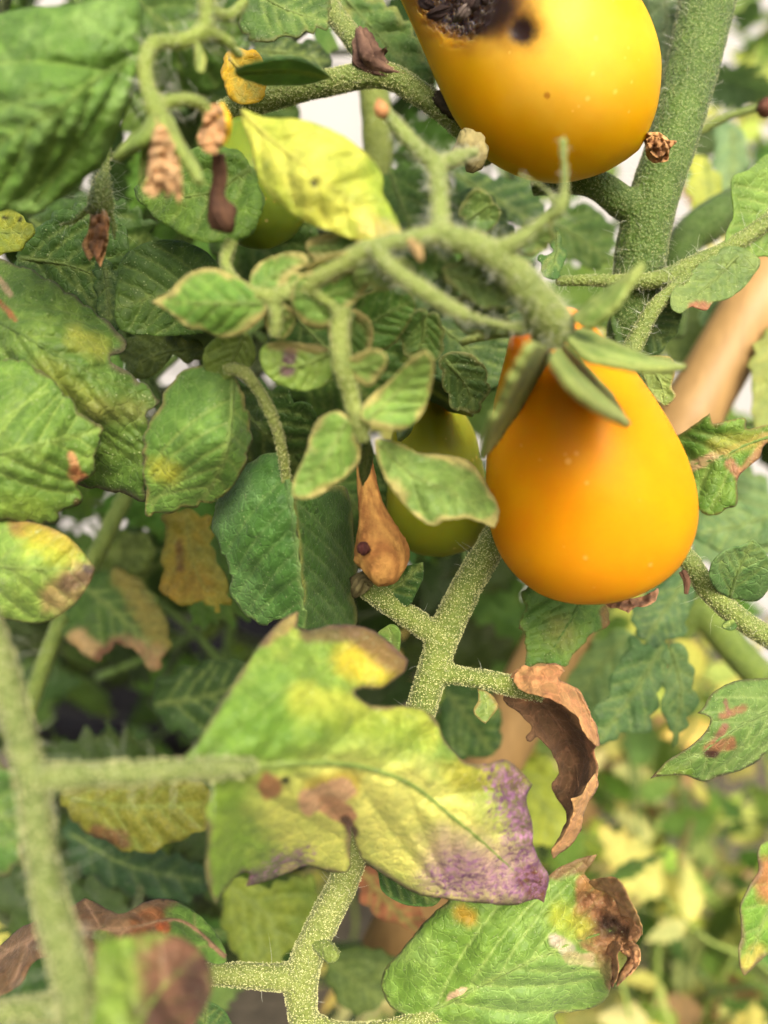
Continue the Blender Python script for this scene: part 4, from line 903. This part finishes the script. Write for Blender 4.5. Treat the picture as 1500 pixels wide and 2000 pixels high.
leaf(t, '1590,1310 1500,1325 1450,1328 1412,1340 1386,1360 1375,1381 1361,1393* 1385,1401 1381,1425 1345,1460 1305,1486 1271,1520* 1300,1514 1342,1515 1376,1526 1402,1515 1440,1506 1480,1486 1502,1466 1590,1420', '1590,1350,128 1440,1420,120 1272,1520,120 1365,1393,119 1440,1330,123 1480,1485,124 1370,1520,122', '1590,1350 1440,1420 1345,1488 1275,1520', (108, 142, 72), (124, 154, 86), step=5.5, nv=6, vang=35, bul=.7, vein_col=(146, 168, 104), paints=[(1410, 1398, 1452, 1384, 7, (160, 122, 84), 1, .3), (1416, 1370, 1422, 1395, 4, (150, 104, 88), .9, .4), (1385, 1466, 1415, 1420, 8, (160, 116, 92), 1, .3), (1385, 1462, 1425, 1452, 13, (156, 114, 78), 1, .3), (1380, 1472, 1398, 1472, 7, (84, 56, 46), 1, .4), (1272, 1518, 1282, 1514, 8, (96, 64, 50), .9), (1290, 1500, 1340, 1512, 14, (120, 150, 50), .7)], margin=(3, (110, 80, 66), .6))
t = thing('tomato_leaf', 'glossy green lobed leaf with a dry tan streak beside the cane', 'leaf', (1590, 830, 128))
leaf(t, '1300,870 1345,838 1386,807* 1392,828 1420,822 1456,817 1459,838 1500,829 1590,812 1590,845 1502,862 1480,896 1442,932 1439,984 1420,992 1400,1006 1370,1001 1350,965 1310,930', '1300,900,130 1385,810,122 1590,830,128 1400,1000,124 1420,890,124 1480,890,125', '1590,836 1480,860 1400,895 1320,915', (96, 138, 52), (124, 158, 68), step=5, nv=5, bul=1.0, margin=(4, (150, 110, 76), .6), paints=[(1350, 912, 1410, 884, 9, (208, 176, 134), 1, .3), (1410, 884, 1500, 850, 8, (190, 158, 96), .9, .4), (1425, 905, 1448, 935, 10, (176, 130, 96), .95, .3), (1445, 930, 1490, 870, 10, (186, 140, 100), .9, .4), (1400, 870, 1470, 860, 18, (176, 176, 80), .7, .6)])
t = thing('tomato_leaf', 'little dark green leaf edge showing below the purple-tipped leaf', 'leaf', (735, 1690, 118))
leaf(t, '720,1680 738,1700 746,1740 790,1766 848,1768 860,1740 820,1700 760,1680', '735,1690,118 790,1762,114 850,1760,117', '725,1685 790,1725 855,1765', (74, 112, 52), (92, 130, 60), nv=4, bul=.5)
t = thing('tomato_leaf', 'toothed light green leaf with brown patch and dark rim', 'leaf', (1600, 1700, 132))
leaf(t, '1600,1610 1500,1640 1480,1665 1482,1700 1455,1745 1446,1775 1448,1830 1442,1860 1452,1905 1480,1880 1520,1850 1600,1830', '1600,1640,135 1450,1900,128 1455,1750,129 1600,1820,134', '1600,1660 1510,1760 1452,1900', (120, 164, 66), (150, 184, 80), nv=5, paints=[(1490, 1700, 1500, 1740, 24, (190, 130, 84), .9, .5), (1452, 1895, 1480, 1860, 18, (206, 190, 90), .8, .6)], margin=(6, (128, 108, 84), .8))

# ---- slightly soft leaves behind, right half
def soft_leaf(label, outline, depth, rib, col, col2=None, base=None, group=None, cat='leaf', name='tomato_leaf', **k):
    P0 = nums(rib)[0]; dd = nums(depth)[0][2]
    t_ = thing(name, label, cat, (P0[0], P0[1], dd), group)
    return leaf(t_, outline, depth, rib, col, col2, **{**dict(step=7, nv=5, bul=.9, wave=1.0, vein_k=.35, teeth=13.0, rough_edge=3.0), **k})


soft_leaf('dull green wavy-edged leaf hanging behind the dead brown leaf', '1230,1245 1255,1255 1275,1262 1300,1262 1296,1310 1290,1350 1275,1400 1262,1430 1220,1440 1168,1450* 1158,1410 1170,1372 1196,1340 1200,1310 1212,1290 1225,1270', '1290,1260,150 1165,1445,146 1200,1310,148 1280,1390,147', '1292,1262 1240,1350 1170,1445', (88, 126, 72), (108, 142, 88))
soft_leaf('narrow dull green leaf dangling next to the wavy-edged one', '1302,1262 1340,1272 1352,1310 1358,1360 1352,1400 1325,1440 1315,1458* 1308,1410 1296,1370 1298,1310', '1305,1265,150 1316,1455,147 1355,1330,149', '1310,1265 1330,1350 1316,1452', (96, 134, 78), (116, 148, 92))
soft_leaf('dark green leaf in the shade just under the orange tomato', '1235,1190 1270,1150 1340,1120 1352,1170 1340,1225 1310,1252 1270,1262 1248,1240', '1320,1130,156 1260,1250,152 1345,1200,154', '1335,1135 1300,1190 1262,1250', (74, 112, 66), (90, 126, 78))
soft_leaf('large pale green blurred leaf behind the dead brown leaf', '1080,1330 1120,1290 1180,1245 1230,1230 1228,1290 1210,1360 1180,1400 1140,1420 1100,1400', '1090,1400,182 1225,1240,180 1200,1380,178', '1220,1245 1160,1320 1100,1400', (122, 156, 94), (140, 170, 104))
soft_leaf('greyish green leaf blurred beside the round leaflet', '1370,1010 1420,985 1480,990 1520,1010 1500,1060 1440,1075 1390,1070 1360,1045', '1380,1020,160 1500,1000,158 1440,1075,159', '1500,1010 1430,1030 1372,1040', (100, 138, 84), (126, 158, 100))
soft_leaf('yellow-green translucent leaf hanging beyond the main stem', '1350,300 1385,318 1408,360 1412,400 1392,428 1375,435 1350,400 1345,340', '1380,310,190 1385,430,186 1410,370,188', '1378,308 1385,370 1385,430', (170, 182, 74), (190, 196, 88))
soft_leaf('bluish green blurred leaf beyond the main stem', '1400,250 1440,250 1460,290 1455,350 1440,390 1410,400 1395,340', '1430,255,205 1420,395,200 1455,320,202', '1430,255 1432,330 1418,395', (122, 156, 108), (146, 174, 126))
soft_leaf('yellow-green blurred leaf standing behind the brown scorched leaf', '1010,1490 1060,1480 1100,1520 1120,1580 1100,1640 1050,1650 1010,1600 990,1540', '1010,1500,200 1110,1630,196 1110,1520,198', '1010,1500 1060,1570 1105,1640', (176, 192, 72), (196, 204, 84))
soft_leaf('dark green blurred leaf between the pale stalk and the dead leaf', '870,1350 910,1340 960,1370 980,1420 960,1470 900,1480 860,1440', '870,1350,170 970,1470,166 960,1370,168', '872,1352 920,1410 965,1472', (70, 106, 48), (86, 120, 56))
soft_leaf('grey-green leaf strip between the yellow tomato and the main stem', '1235,-40 1345,-40 1335,40 1318,110 1290,200 1270,270 1255,240 1275,160 1272,70', '1290,-40,150 1262,260,146 1330,40,148', '1300,-40 1300,100 1264,262', (96, 122, 78), (112, 138, 92), vein_col=(150, 166, 120))
soft_leaf('dull green leaf with pale rim tucked behind the rotten tomato', '640,-40 700,-20 760,10 800,50 830,110 850,170 866,205 840,215 800,180 760,150 730,110 690,60', '650,-30,140 860,205,136 760,20,138', '650,-30 740,70 858,205', (96, 134, 62), (116, 150, 76), margin=(10, (160, 160, 90), .6))
soft_leaf('dark shaded leaf with toothed rim above the scabbed side stem', '480,-40 640,-40 640,20 646,46 620,60 590,64 560,72 520,80 480,70', '480,0,112 640,40,110 560,75,109', '490,-20 560,20 640,44', (80, 112, 48), (96, 128, 58), margin=(5, (120, 110, 60), .5))
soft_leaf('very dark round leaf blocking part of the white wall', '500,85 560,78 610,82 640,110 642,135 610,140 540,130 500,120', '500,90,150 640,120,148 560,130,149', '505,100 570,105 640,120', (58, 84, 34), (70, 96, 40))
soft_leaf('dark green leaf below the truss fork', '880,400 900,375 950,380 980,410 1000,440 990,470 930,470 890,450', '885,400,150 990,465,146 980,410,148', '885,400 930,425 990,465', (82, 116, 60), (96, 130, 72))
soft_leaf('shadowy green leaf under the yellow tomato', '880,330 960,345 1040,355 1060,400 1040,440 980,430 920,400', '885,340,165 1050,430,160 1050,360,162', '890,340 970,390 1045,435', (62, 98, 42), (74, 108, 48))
soft_leaf('green leaf blurred between truss and main stem', '1060,420 1120,400 1180,420 1200,470 1180,520 1120,510 1070,480', '1070,430,175 1190,510,170 1180,420,172', '1070,430 1130,465 1190,510', (86, 122, 52), (104, 140, 62))
soft_leaf('small pointed sharp leaf tip beside the truss', '1085,450 1100,470 1102,510 1090,540 1060,535 1052,505 1072,495', '1085,452,128 1060,535,126 1100,520,127', '1088,452 1085,500 1070,535', (86, 126, 66), (104, 144, 80), step=4.4, nv=3)
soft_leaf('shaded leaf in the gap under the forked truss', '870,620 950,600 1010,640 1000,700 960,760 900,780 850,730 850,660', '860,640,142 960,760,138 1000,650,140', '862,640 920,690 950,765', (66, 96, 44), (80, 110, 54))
soft_leaf('sharp dark leaf tip showing beneath the truss', '880,548 905,543 935,560 950,590 935,600 905,580', '880,548,126 948,595,124 930,555,125', '882,550 915,565 945,592', (70, 104, 52), (90, 124, 66), step=5, nv=3)
soft_leaf('greyish green leaf filling the space beside the orange tomato under the cane', '1330,880 1420,890 1500,950 1525,1060 1450,1105 1360,1090 1320,980', '1340,890,190 1510,1080,186 1340,1060,188', '1345,890 1420,990 1505,1080', (112, 146, 92), (132, 162, 106), teeth=20.0)
soft_leaf('lime leaf blurred between the cane and the main stem', '1300,560 1370,540 1400,600 1370,690 1310,700 1280,630', '1310,570,200 1370,690,196 1395,590,198', '1320,560 1345,620 1350,690', (140, 168, 86), (160, 182, 98), teeth=18.0)
soft_leaf('pale green long leaf blurred behind the bamboo cane', '1500,640 1470,690 1465,760 1472,830 1500,860 1560,850 1560,640', '1500,640,170 1475,830,166 1560,760,168', '1520,640 1500,740 1490,850', (152, 162, 86), (168, 176, 100))

soft_leaf('blurred yellow flower petals behind the green bract', '440,110 470,96 505,105 520,140 515,185 480,200 450,190 436,160', '445,120,125 515,180,122 500,110,123', '450,115 480,150 505,190', (226, 186, 40), (214, 180, 50), cat='petal', name='flower_petal', teeth=6.0)
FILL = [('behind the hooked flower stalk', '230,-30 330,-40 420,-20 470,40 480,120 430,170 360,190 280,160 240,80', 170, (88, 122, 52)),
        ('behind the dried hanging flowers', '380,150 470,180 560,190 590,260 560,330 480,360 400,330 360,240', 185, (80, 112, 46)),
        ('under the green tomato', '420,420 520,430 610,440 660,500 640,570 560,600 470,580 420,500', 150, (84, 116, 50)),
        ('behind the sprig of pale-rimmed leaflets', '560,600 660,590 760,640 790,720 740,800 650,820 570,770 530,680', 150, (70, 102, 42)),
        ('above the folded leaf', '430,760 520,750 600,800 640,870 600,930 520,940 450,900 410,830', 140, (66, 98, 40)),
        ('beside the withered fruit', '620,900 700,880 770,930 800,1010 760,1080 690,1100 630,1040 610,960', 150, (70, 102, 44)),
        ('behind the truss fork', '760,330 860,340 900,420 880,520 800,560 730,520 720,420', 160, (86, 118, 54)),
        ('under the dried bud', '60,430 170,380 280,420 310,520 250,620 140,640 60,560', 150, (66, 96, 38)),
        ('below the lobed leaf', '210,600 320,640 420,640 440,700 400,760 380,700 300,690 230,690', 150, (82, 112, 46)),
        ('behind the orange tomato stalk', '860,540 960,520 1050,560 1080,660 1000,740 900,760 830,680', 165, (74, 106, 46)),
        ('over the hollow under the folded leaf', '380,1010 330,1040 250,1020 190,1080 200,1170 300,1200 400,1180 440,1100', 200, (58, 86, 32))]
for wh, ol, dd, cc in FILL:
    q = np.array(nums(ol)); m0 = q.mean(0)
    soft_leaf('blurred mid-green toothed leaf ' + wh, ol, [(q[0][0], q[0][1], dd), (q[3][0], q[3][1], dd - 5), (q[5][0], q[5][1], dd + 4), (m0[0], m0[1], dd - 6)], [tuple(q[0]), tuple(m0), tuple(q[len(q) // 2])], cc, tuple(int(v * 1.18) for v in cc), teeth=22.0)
# ---- softer leaves behind, left half
soft_leaf('green cupped leaf behind the two dangling dried flowers', '265,375 300,330 380,290 440,288 482,310 512,380 502,440 470,472 400,472 350,456 300,422', '270,380,112 500,420,106 400,290,108 380,470,106', '490,330 400,380 275,385', (110, 148, 62), (126, 164, 66), teeth=4.0)
soft_leaf('yellow-green spotted leaf beneath the big soft leaf', '-90,420 0,415 50,425 62,455 45,482 0,498 -90,500', '-90,450,118 60,455,114 0,415,116', '-90,455 60,455', (150, 164, 52), (170, 176, 60), paints=[(10, 424, 11, 425, 4, (30, 30, 20), 1), (40, 428, 41, 429, 4, (30, 30, 20), 1)])
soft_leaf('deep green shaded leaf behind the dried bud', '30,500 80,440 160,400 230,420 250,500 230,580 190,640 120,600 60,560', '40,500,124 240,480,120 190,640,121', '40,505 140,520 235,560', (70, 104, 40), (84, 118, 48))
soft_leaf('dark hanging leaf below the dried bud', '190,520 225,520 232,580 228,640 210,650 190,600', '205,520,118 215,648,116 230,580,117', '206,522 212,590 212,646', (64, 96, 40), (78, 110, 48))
soft_leaf('olive shaded leaf beside the white gap', '240,680 300,650 360,660 400,680 380,705 330,700 290,735 255,740', '245,700,135 395,680,131 300,730,133', '395,680 320,690 250,720', (104, 124, 52), (122, 136, 62))
soft_leaf('long yellow-orange dying leaf hanging in shade', '322,1005 380,1000 410,1020 415,1090 440,1130 448,1170 420,1195* 400,1170 380,1180 340,1175 316,1150 318,1080', '360,1000,150 420,1190,145 320,1140,148', '365,1002 375,1090 418,1190', (140, 138, 48), (156, 140, 44), paints=[(330, 1150, 380, 1140, 36, (150, 124, 40), .9, .6), (350, 1060, 352, 1110, 8, (110, 80, 40), .8)], vein_col=(160, 160, 80))
soft_leaf('curling shaded leaf with yellow edge and tan rim', '160,1150 220,1110 280,1140 320,1200 330,1260 300,1310 270,1280 230,1255 190,1290 140,1260 130,1220', '160,1160,170 300,1300,164 320,1200,167', '170,1150 230,1200 310,1280', (70, 104, 36), (80, 112, 40), paints=[(240, 1120, 320, 1250, 24, (150, 140, 66), .9, .5), (150, 1250, 190, 1275, 20, (190, 160, 110), .9, .5), (240, 1265, 310, 1290, 24, (170, 136, 96), .9, .5), (200, 1280, 230, 1260, 14, (110, 70, 50), .9, .5)])
soft_leaf('olive leaf in the dark behind the blurred stalk', '200,1060 260,1040 300,1060 290,1110 230,1120 195,1100', '205,1070,185 290,1090,182 260,1045,183', '205,1080 290,1080', (90, 110, 40), (104, 120, 50))
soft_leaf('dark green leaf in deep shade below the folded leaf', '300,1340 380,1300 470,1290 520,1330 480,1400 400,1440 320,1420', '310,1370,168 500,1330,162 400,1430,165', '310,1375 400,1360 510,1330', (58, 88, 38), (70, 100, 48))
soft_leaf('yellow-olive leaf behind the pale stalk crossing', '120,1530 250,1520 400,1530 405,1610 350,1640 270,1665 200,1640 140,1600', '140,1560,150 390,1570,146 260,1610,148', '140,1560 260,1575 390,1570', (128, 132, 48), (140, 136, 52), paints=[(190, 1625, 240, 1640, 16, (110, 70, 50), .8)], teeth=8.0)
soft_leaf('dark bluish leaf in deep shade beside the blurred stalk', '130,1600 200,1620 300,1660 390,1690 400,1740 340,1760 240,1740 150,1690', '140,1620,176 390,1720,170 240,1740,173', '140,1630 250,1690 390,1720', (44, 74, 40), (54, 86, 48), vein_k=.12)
soft_leaf('green leaf lobe with tan rim behind the blurred pale stalk', '-60,1480 0,1490 40,1540 50,1620 30,1690 0,1710 -60,1720', '-60,1600,90 45,1580,86 20,1700,88', '-60,1590 40,1600', (96, 136, 66), (110, 150, 76), margin=(6, (160, 130, 100), .6))
soft_leaf('mottled yellow-green leaf below the purple-tipped leaf', '440,1720 520,1730 600,1710 620,1760 600,1820 560,1860 540,1920 480,1890 440,1820', '445,1730,165 560,1900,160 610,1760,162', '450,1730 530,1800 545,1910', (140, 158, 62), (120, 146, 58))
soft_leaf('crisp reddish brown dead leaf behind the forked stalk', '700,1700 735,1700 760,1740 800,1760 830,1790 815,1830 780,1800 740,1790 710,1760', '705,1710,165 820,1820,160 810,1770,162', '710,1705 760,1765 820,1825', (168, 110, 76), (140, 92, 66), mat=M_DRY)
soft_leaf('drooping dull green leaf below the stub bud', '640,1870 720,1850 770,1880 760,1950 700,1980 650,1940', '645,1880,180 750,1960,174 760,1880,177', '650,1880 700,1920 752,1955', (98, 122, 58), (116, 136, 66))

t = thing('leaf_stalk', 'long blurred stalk slanting through the dark shade', 'stalk', (60, 1380, 172))
stem(t, ['250,960,176,34 225,1010,174,36 190,1080,173,36 130,1190,172,36 85,1300,172,36 50,1400,172,36'], M_STEM, voxel=.0005, tint=(.85, .9, .7))
t = thing('leaf_stalk', 'olive stalk standing upright against the white wall', 'stalk', (735, 480, 165))
stem(t, ['728,150,165,60 735,220,165,62 738,300,165,60 735,380,165,56 740,480,165,54'], M_STEM_PALE, voxel=.0006, tint=(.8, .82, .55))
t = thing('leaf_stalk', 'dark twisting green shoot behind the main stem', 'stalk', (1340, 560, 170))
stem(t, ['1500,330,172,26 1440,390,170,60 1390,430,169,80 1340,470,169,70 1320,560,170,60 1310,660,172,56'], M_STEM_DARK, voxel=.0006, tint=(.75, .85, .6))
t = thing('leaf_stalk', 'thin green twig with a brown end crossing behind the main stem', 'stalk', (1330, 270, 160))
stem(t, ['1310,300,160,16 1370,255,159,18 1430,225,158,17 1490,208,158,15'], M_STEM, voxel=.0004)
crumple(t, '1484,212,157,18 1496,210,156,34 1512,206,156,26', (130, 90, 70), (100, 66, 54), 'brown_end', 71, .3)

# ================================================================== BACKGROUND SHOOTS
def leaflet_variant(seed, length=0.03):
    """One tomato leaflet lying in its own XY plane, base at the origin, pointing +X, arched and cupped."""
    r = np.random.default_rng(seed)
    tt = np.linspace(0, 1, 15)[1:-1]
    w = 96 * np.sin(math.pi * tt ** 0.75) * (1 - 0.25 * tt)
    up = [(300 * a + (10 if i % 2 else -4), b * (1.0 + (0.16 if i % 2 else -0.20)) * r.uniform(.85, 1.12)) for i, (a, b) in enumerate(zip(tt, w))]
    dn = [(300 * a + (10 if i % 2 else -4), -b * (1.0 + (0.16 if i % 2 else -0.20)) * r.uniform(.85, 1.12)) for i, (a, b) in enumerate(zip(tt, w))]
    P = [(0, 0)] + up + [(302, 0)] + dn[::-1]
    V, F, poly, de, dv, dr, R = sheet(P, '0,0 150,4 300,0', 12, seed, 3.0, 5, 52, 14.0)
    x, y = V[:, 0] / 300, V[:, 1] / 300
    bend, cup, tw = r.uniform(-.5, .9), r.uniform(-.6, .9), r.uniform(-.4, .4)
    z = -bend * x ** 2 * 0.35 + cup * np.abs(y) * 0.35 + tw * x * y * 2 + 0.035 * fbm(x * 5, y * 5, seed) + 0.02 * (1 - np.exp(-(dv / 12) ** 2))
    f = fbm(x * 6, y * 6, seed + 2)
    edge = np.exp(-de / 16) * smooth(0.0, 0.5, f + 0.2)
    c = np.ones((len(V), 3)) * (1 + 0.18 * f)[:, None]
    c = c * (1 - edge[:, None] * 0.7) + np.array((1.35, 0.95, 0.85)) * edge[:, None] * 0.7
    vk = np.clip(np.exp(-(dv / 6) ** 2) * .3 + np.exp(-(dr / 8) ** 2) * .45, 0, 1)[:, None]
    c = c * (1 - vk) + np.array((1.35, 1.2, 1.3)) * vk
    return mesh_from('leaflet', np.stack([x, y, z], 1) * length, F, {'Col': c, 'purple': np.zeros(len(V))})


LEAFLETS = [leaflet_variant(500 + k) for k in range(9)]
for me in LEAFLETS: me.materials.append(M_LEAF)
DRYLETS = [leaflet_variant(560 + k) for k in range(3)]
for me in DRYLETS: me.materials.append(M_DRY)


def rachis_variant(seed):
    r = np.random.default_rng(seed)
    P = catmull(np.array([(0, 0, 0), (0.022, r.uniform(-.003, .003), .004), (0.045, r.uniform(-.006, .006), .004), (0.068, r.uniform(-.008, .008), -.003)]), False, .003)
    v, f = tube(P, np.linspace(0.0013, 0.0006, len(P)), 7)
    me = mesh_from('rachis', v, f); me.materials.append(M_STEM)
    return me, P


RACHIS = [rachis_variant(900 + k) for k in range(4)]
R3 = Matrix(((RIGHT[0], UP[0], -FWD[0]), (RIGHT[1], UP[1], -FWD[1]), (RIGHT[2], UP[2], -FWD[2])))
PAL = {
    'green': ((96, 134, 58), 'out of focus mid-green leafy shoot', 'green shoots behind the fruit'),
    'dark': ((50, 76, 26), 'shaded dark green leafy shoot', 'dark shoots in the shade'),  # green darkened so the leaf colour itself carries the shade
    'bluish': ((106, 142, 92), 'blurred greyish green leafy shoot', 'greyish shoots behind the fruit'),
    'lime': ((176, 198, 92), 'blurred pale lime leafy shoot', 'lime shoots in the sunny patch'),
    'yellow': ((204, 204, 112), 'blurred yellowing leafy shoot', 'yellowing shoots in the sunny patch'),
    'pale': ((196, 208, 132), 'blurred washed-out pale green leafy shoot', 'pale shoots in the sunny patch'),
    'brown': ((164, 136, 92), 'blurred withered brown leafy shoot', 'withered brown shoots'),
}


LANDMARKS = [(1160, 900, 'behind the orange tomato'), (1050, 150, 'behind the yellow tomato'), (1320, 300, 'behind the main stem'), (1400, 720, 'beside the bamboo cane'), (1100, 1480, 'behind the dead brown leaf'),
             (1000, 1870, 'below the scorched green leaf'), (750, 1500, 'behind the purple-tipped leaf'), (560, 1060, 'behind the folded leaf'), (380, 860, 'behind the yellow-blotched leaf'), (100, 750, 'behind the lobed leaf'),
             (120, 220, 'around the big soft leaf'), (620, 350, 'behind the bright yellow leaf'), (850, 450, 'behind the fruit truss'), (80, 1500, 'behind the blurred pale stalk'), (80, 1120, 'under the brown-ended leaf'), (250, 1830, 'behind the curled brown leaf'),
             (600, 1880, 'behind the stalk with a stub bud'), (1420, 1440, 'behind the scarred leaf'), (1450, 1130, 'behind the round leaflet'), (1480, 1780, 'by the dark-rimmed leaf'), (1300, 1800, 'beside the crumpled leaf end'), (1250, 1950, 'low beside the scorched leaf'), (300, 1350, 'in the dark hollow under the folded leaf'), (850, 1250, 'behind the forked leaf stalk'), (-200, -300, 'over the big soft leaf'), (1620, 1500, 'beyond the scarred leaf'), (1620, 1950, 'beyond the dark-rimmed leaf'), (1620, 250, 'beyond the main stem'), (1620, 700, 'beyond the cane'), (-150, 650, 'beyond the lobed leaf'), (1180, 1650, 'under the tip of the dead leaf'), (500, 200, 'behind the flower truss'), (950, 700, 'beside the orange tomato calyx')]
GAPS = [(662, 110, 30), (670, 230, 45), (335, 725, 15), (190, 990, 10), (1400, 90, 15)]


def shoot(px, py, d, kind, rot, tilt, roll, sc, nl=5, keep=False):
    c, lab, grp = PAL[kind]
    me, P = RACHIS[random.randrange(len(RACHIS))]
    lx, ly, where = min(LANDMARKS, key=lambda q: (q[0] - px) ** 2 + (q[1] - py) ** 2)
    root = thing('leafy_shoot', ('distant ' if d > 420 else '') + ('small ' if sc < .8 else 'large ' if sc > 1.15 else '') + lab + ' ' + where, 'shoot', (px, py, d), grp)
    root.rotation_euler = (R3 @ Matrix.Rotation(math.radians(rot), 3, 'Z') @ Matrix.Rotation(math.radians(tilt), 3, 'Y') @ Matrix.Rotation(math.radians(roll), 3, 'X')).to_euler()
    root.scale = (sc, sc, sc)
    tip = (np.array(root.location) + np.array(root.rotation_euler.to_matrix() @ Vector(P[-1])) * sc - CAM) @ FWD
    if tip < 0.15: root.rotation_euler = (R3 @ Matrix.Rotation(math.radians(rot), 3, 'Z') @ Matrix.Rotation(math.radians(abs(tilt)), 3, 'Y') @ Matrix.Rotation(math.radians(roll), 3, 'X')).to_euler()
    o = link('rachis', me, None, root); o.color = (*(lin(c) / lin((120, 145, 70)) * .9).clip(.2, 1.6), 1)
    spots = [(len(P) - 1, 0, 1.15)] + [(int((len(P) - 1) * (0.85 - 0.27 * (k // 2))), (1 if k % 2 else -1), random.uniform(.6, 1.0)) for k in range(nl - 1)]
    mw = root.rotation_euler.to_matrix(); seen = 0
    for i, sd, s in spots:
        a_ = sd * random.uniform(.8, 1.4) + random.uniform(-.2, .2)
        mid = np.array(root.location) + np.array(mw @ Vector(P[i] + np.array((math.cos(a_), math.sin(a_), -.2)) * 0.015 * s)) * sc - CAM
        z = mid @ FWD; mx, my = 750 + (mid @ RIGHT) / z / KPX, 1000 - (mid @ UP) / z / KPX
        if z < 0.150 + 0.014 * s * sc: continue
        if any(math.hypot(mx - a, my - b) < r_ + 0.012 * s * sc / (z * KPX) for a, b, r_ in GAPS): continue
        dry = kind == 'brown'
        seen += -120 < mx < 1620 and -120 < my < 2120
        lo = link('leaflet', random.choice(DRYLETS if dry else LEAFLETS), None, root)
        lo.location = P[i]
        lo.rotation_euler = (random.uniform(-.5, .5), random.uniform(-.2, .8), a_)
        lo.scale = (s,) * 3
        j = np.array((random.uniform(.8, 1.25), random.uniform(.88, 1.14), random.uniform(.7, 1.3)))
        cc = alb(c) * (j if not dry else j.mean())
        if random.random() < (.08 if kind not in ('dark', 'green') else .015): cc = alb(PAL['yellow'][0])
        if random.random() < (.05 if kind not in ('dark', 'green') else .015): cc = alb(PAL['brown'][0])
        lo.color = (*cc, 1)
    if not seen and not keep:
        for ch in list(root.children): bpy.data.objects.remove(ch)
        bpy.data.objects.remove(root)


def scatter(n, x0, x1, y0, y1, d0, d1, kinds, s0=.75, s1=1.3):
    for _ in range(n):
        d = random.uniform(d0, d1)
        x, y = random.uniform(x0, x1), random.uniform(y0, y1)
        shoot(x, y, d, random.choice(kinds), random.uniform(0, 360), random.uniform(-50, 50), random.uniform(-60, 60), random.uniform(s0, s1), random.choice((3, 5, 5, 7)))


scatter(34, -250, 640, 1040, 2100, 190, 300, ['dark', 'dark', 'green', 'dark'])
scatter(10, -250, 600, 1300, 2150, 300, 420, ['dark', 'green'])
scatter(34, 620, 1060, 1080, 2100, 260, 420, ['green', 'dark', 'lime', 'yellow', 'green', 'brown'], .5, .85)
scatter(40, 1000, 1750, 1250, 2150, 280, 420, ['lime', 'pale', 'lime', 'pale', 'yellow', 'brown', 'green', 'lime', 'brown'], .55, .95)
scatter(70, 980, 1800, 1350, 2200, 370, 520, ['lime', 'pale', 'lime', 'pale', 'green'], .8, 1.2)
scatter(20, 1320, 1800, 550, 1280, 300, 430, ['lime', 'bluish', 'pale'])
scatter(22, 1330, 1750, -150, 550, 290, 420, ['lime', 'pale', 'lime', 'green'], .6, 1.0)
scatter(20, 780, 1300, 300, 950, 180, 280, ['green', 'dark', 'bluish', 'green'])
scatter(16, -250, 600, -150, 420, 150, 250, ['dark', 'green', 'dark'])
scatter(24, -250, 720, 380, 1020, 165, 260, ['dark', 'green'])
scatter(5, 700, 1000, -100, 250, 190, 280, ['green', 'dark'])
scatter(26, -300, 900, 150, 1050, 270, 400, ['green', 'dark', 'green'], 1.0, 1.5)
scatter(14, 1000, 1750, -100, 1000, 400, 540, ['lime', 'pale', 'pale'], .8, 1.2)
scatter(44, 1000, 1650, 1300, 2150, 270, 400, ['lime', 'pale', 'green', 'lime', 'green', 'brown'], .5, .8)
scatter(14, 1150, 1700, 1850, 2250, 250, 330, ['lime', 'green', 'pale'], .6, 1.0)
# plant going on out of frame, unseen shoots added to shade the lower left
for k in range(16):
    shoot(random.uniform(-700, 250), random.uniform(-700, -120), random.uniform(110, 320), 'green', random.uniform(0, 360), random.uniform(-60, 60), random.uniform(-60, 60), random.uniform(1.0, 1.5), 7, True)
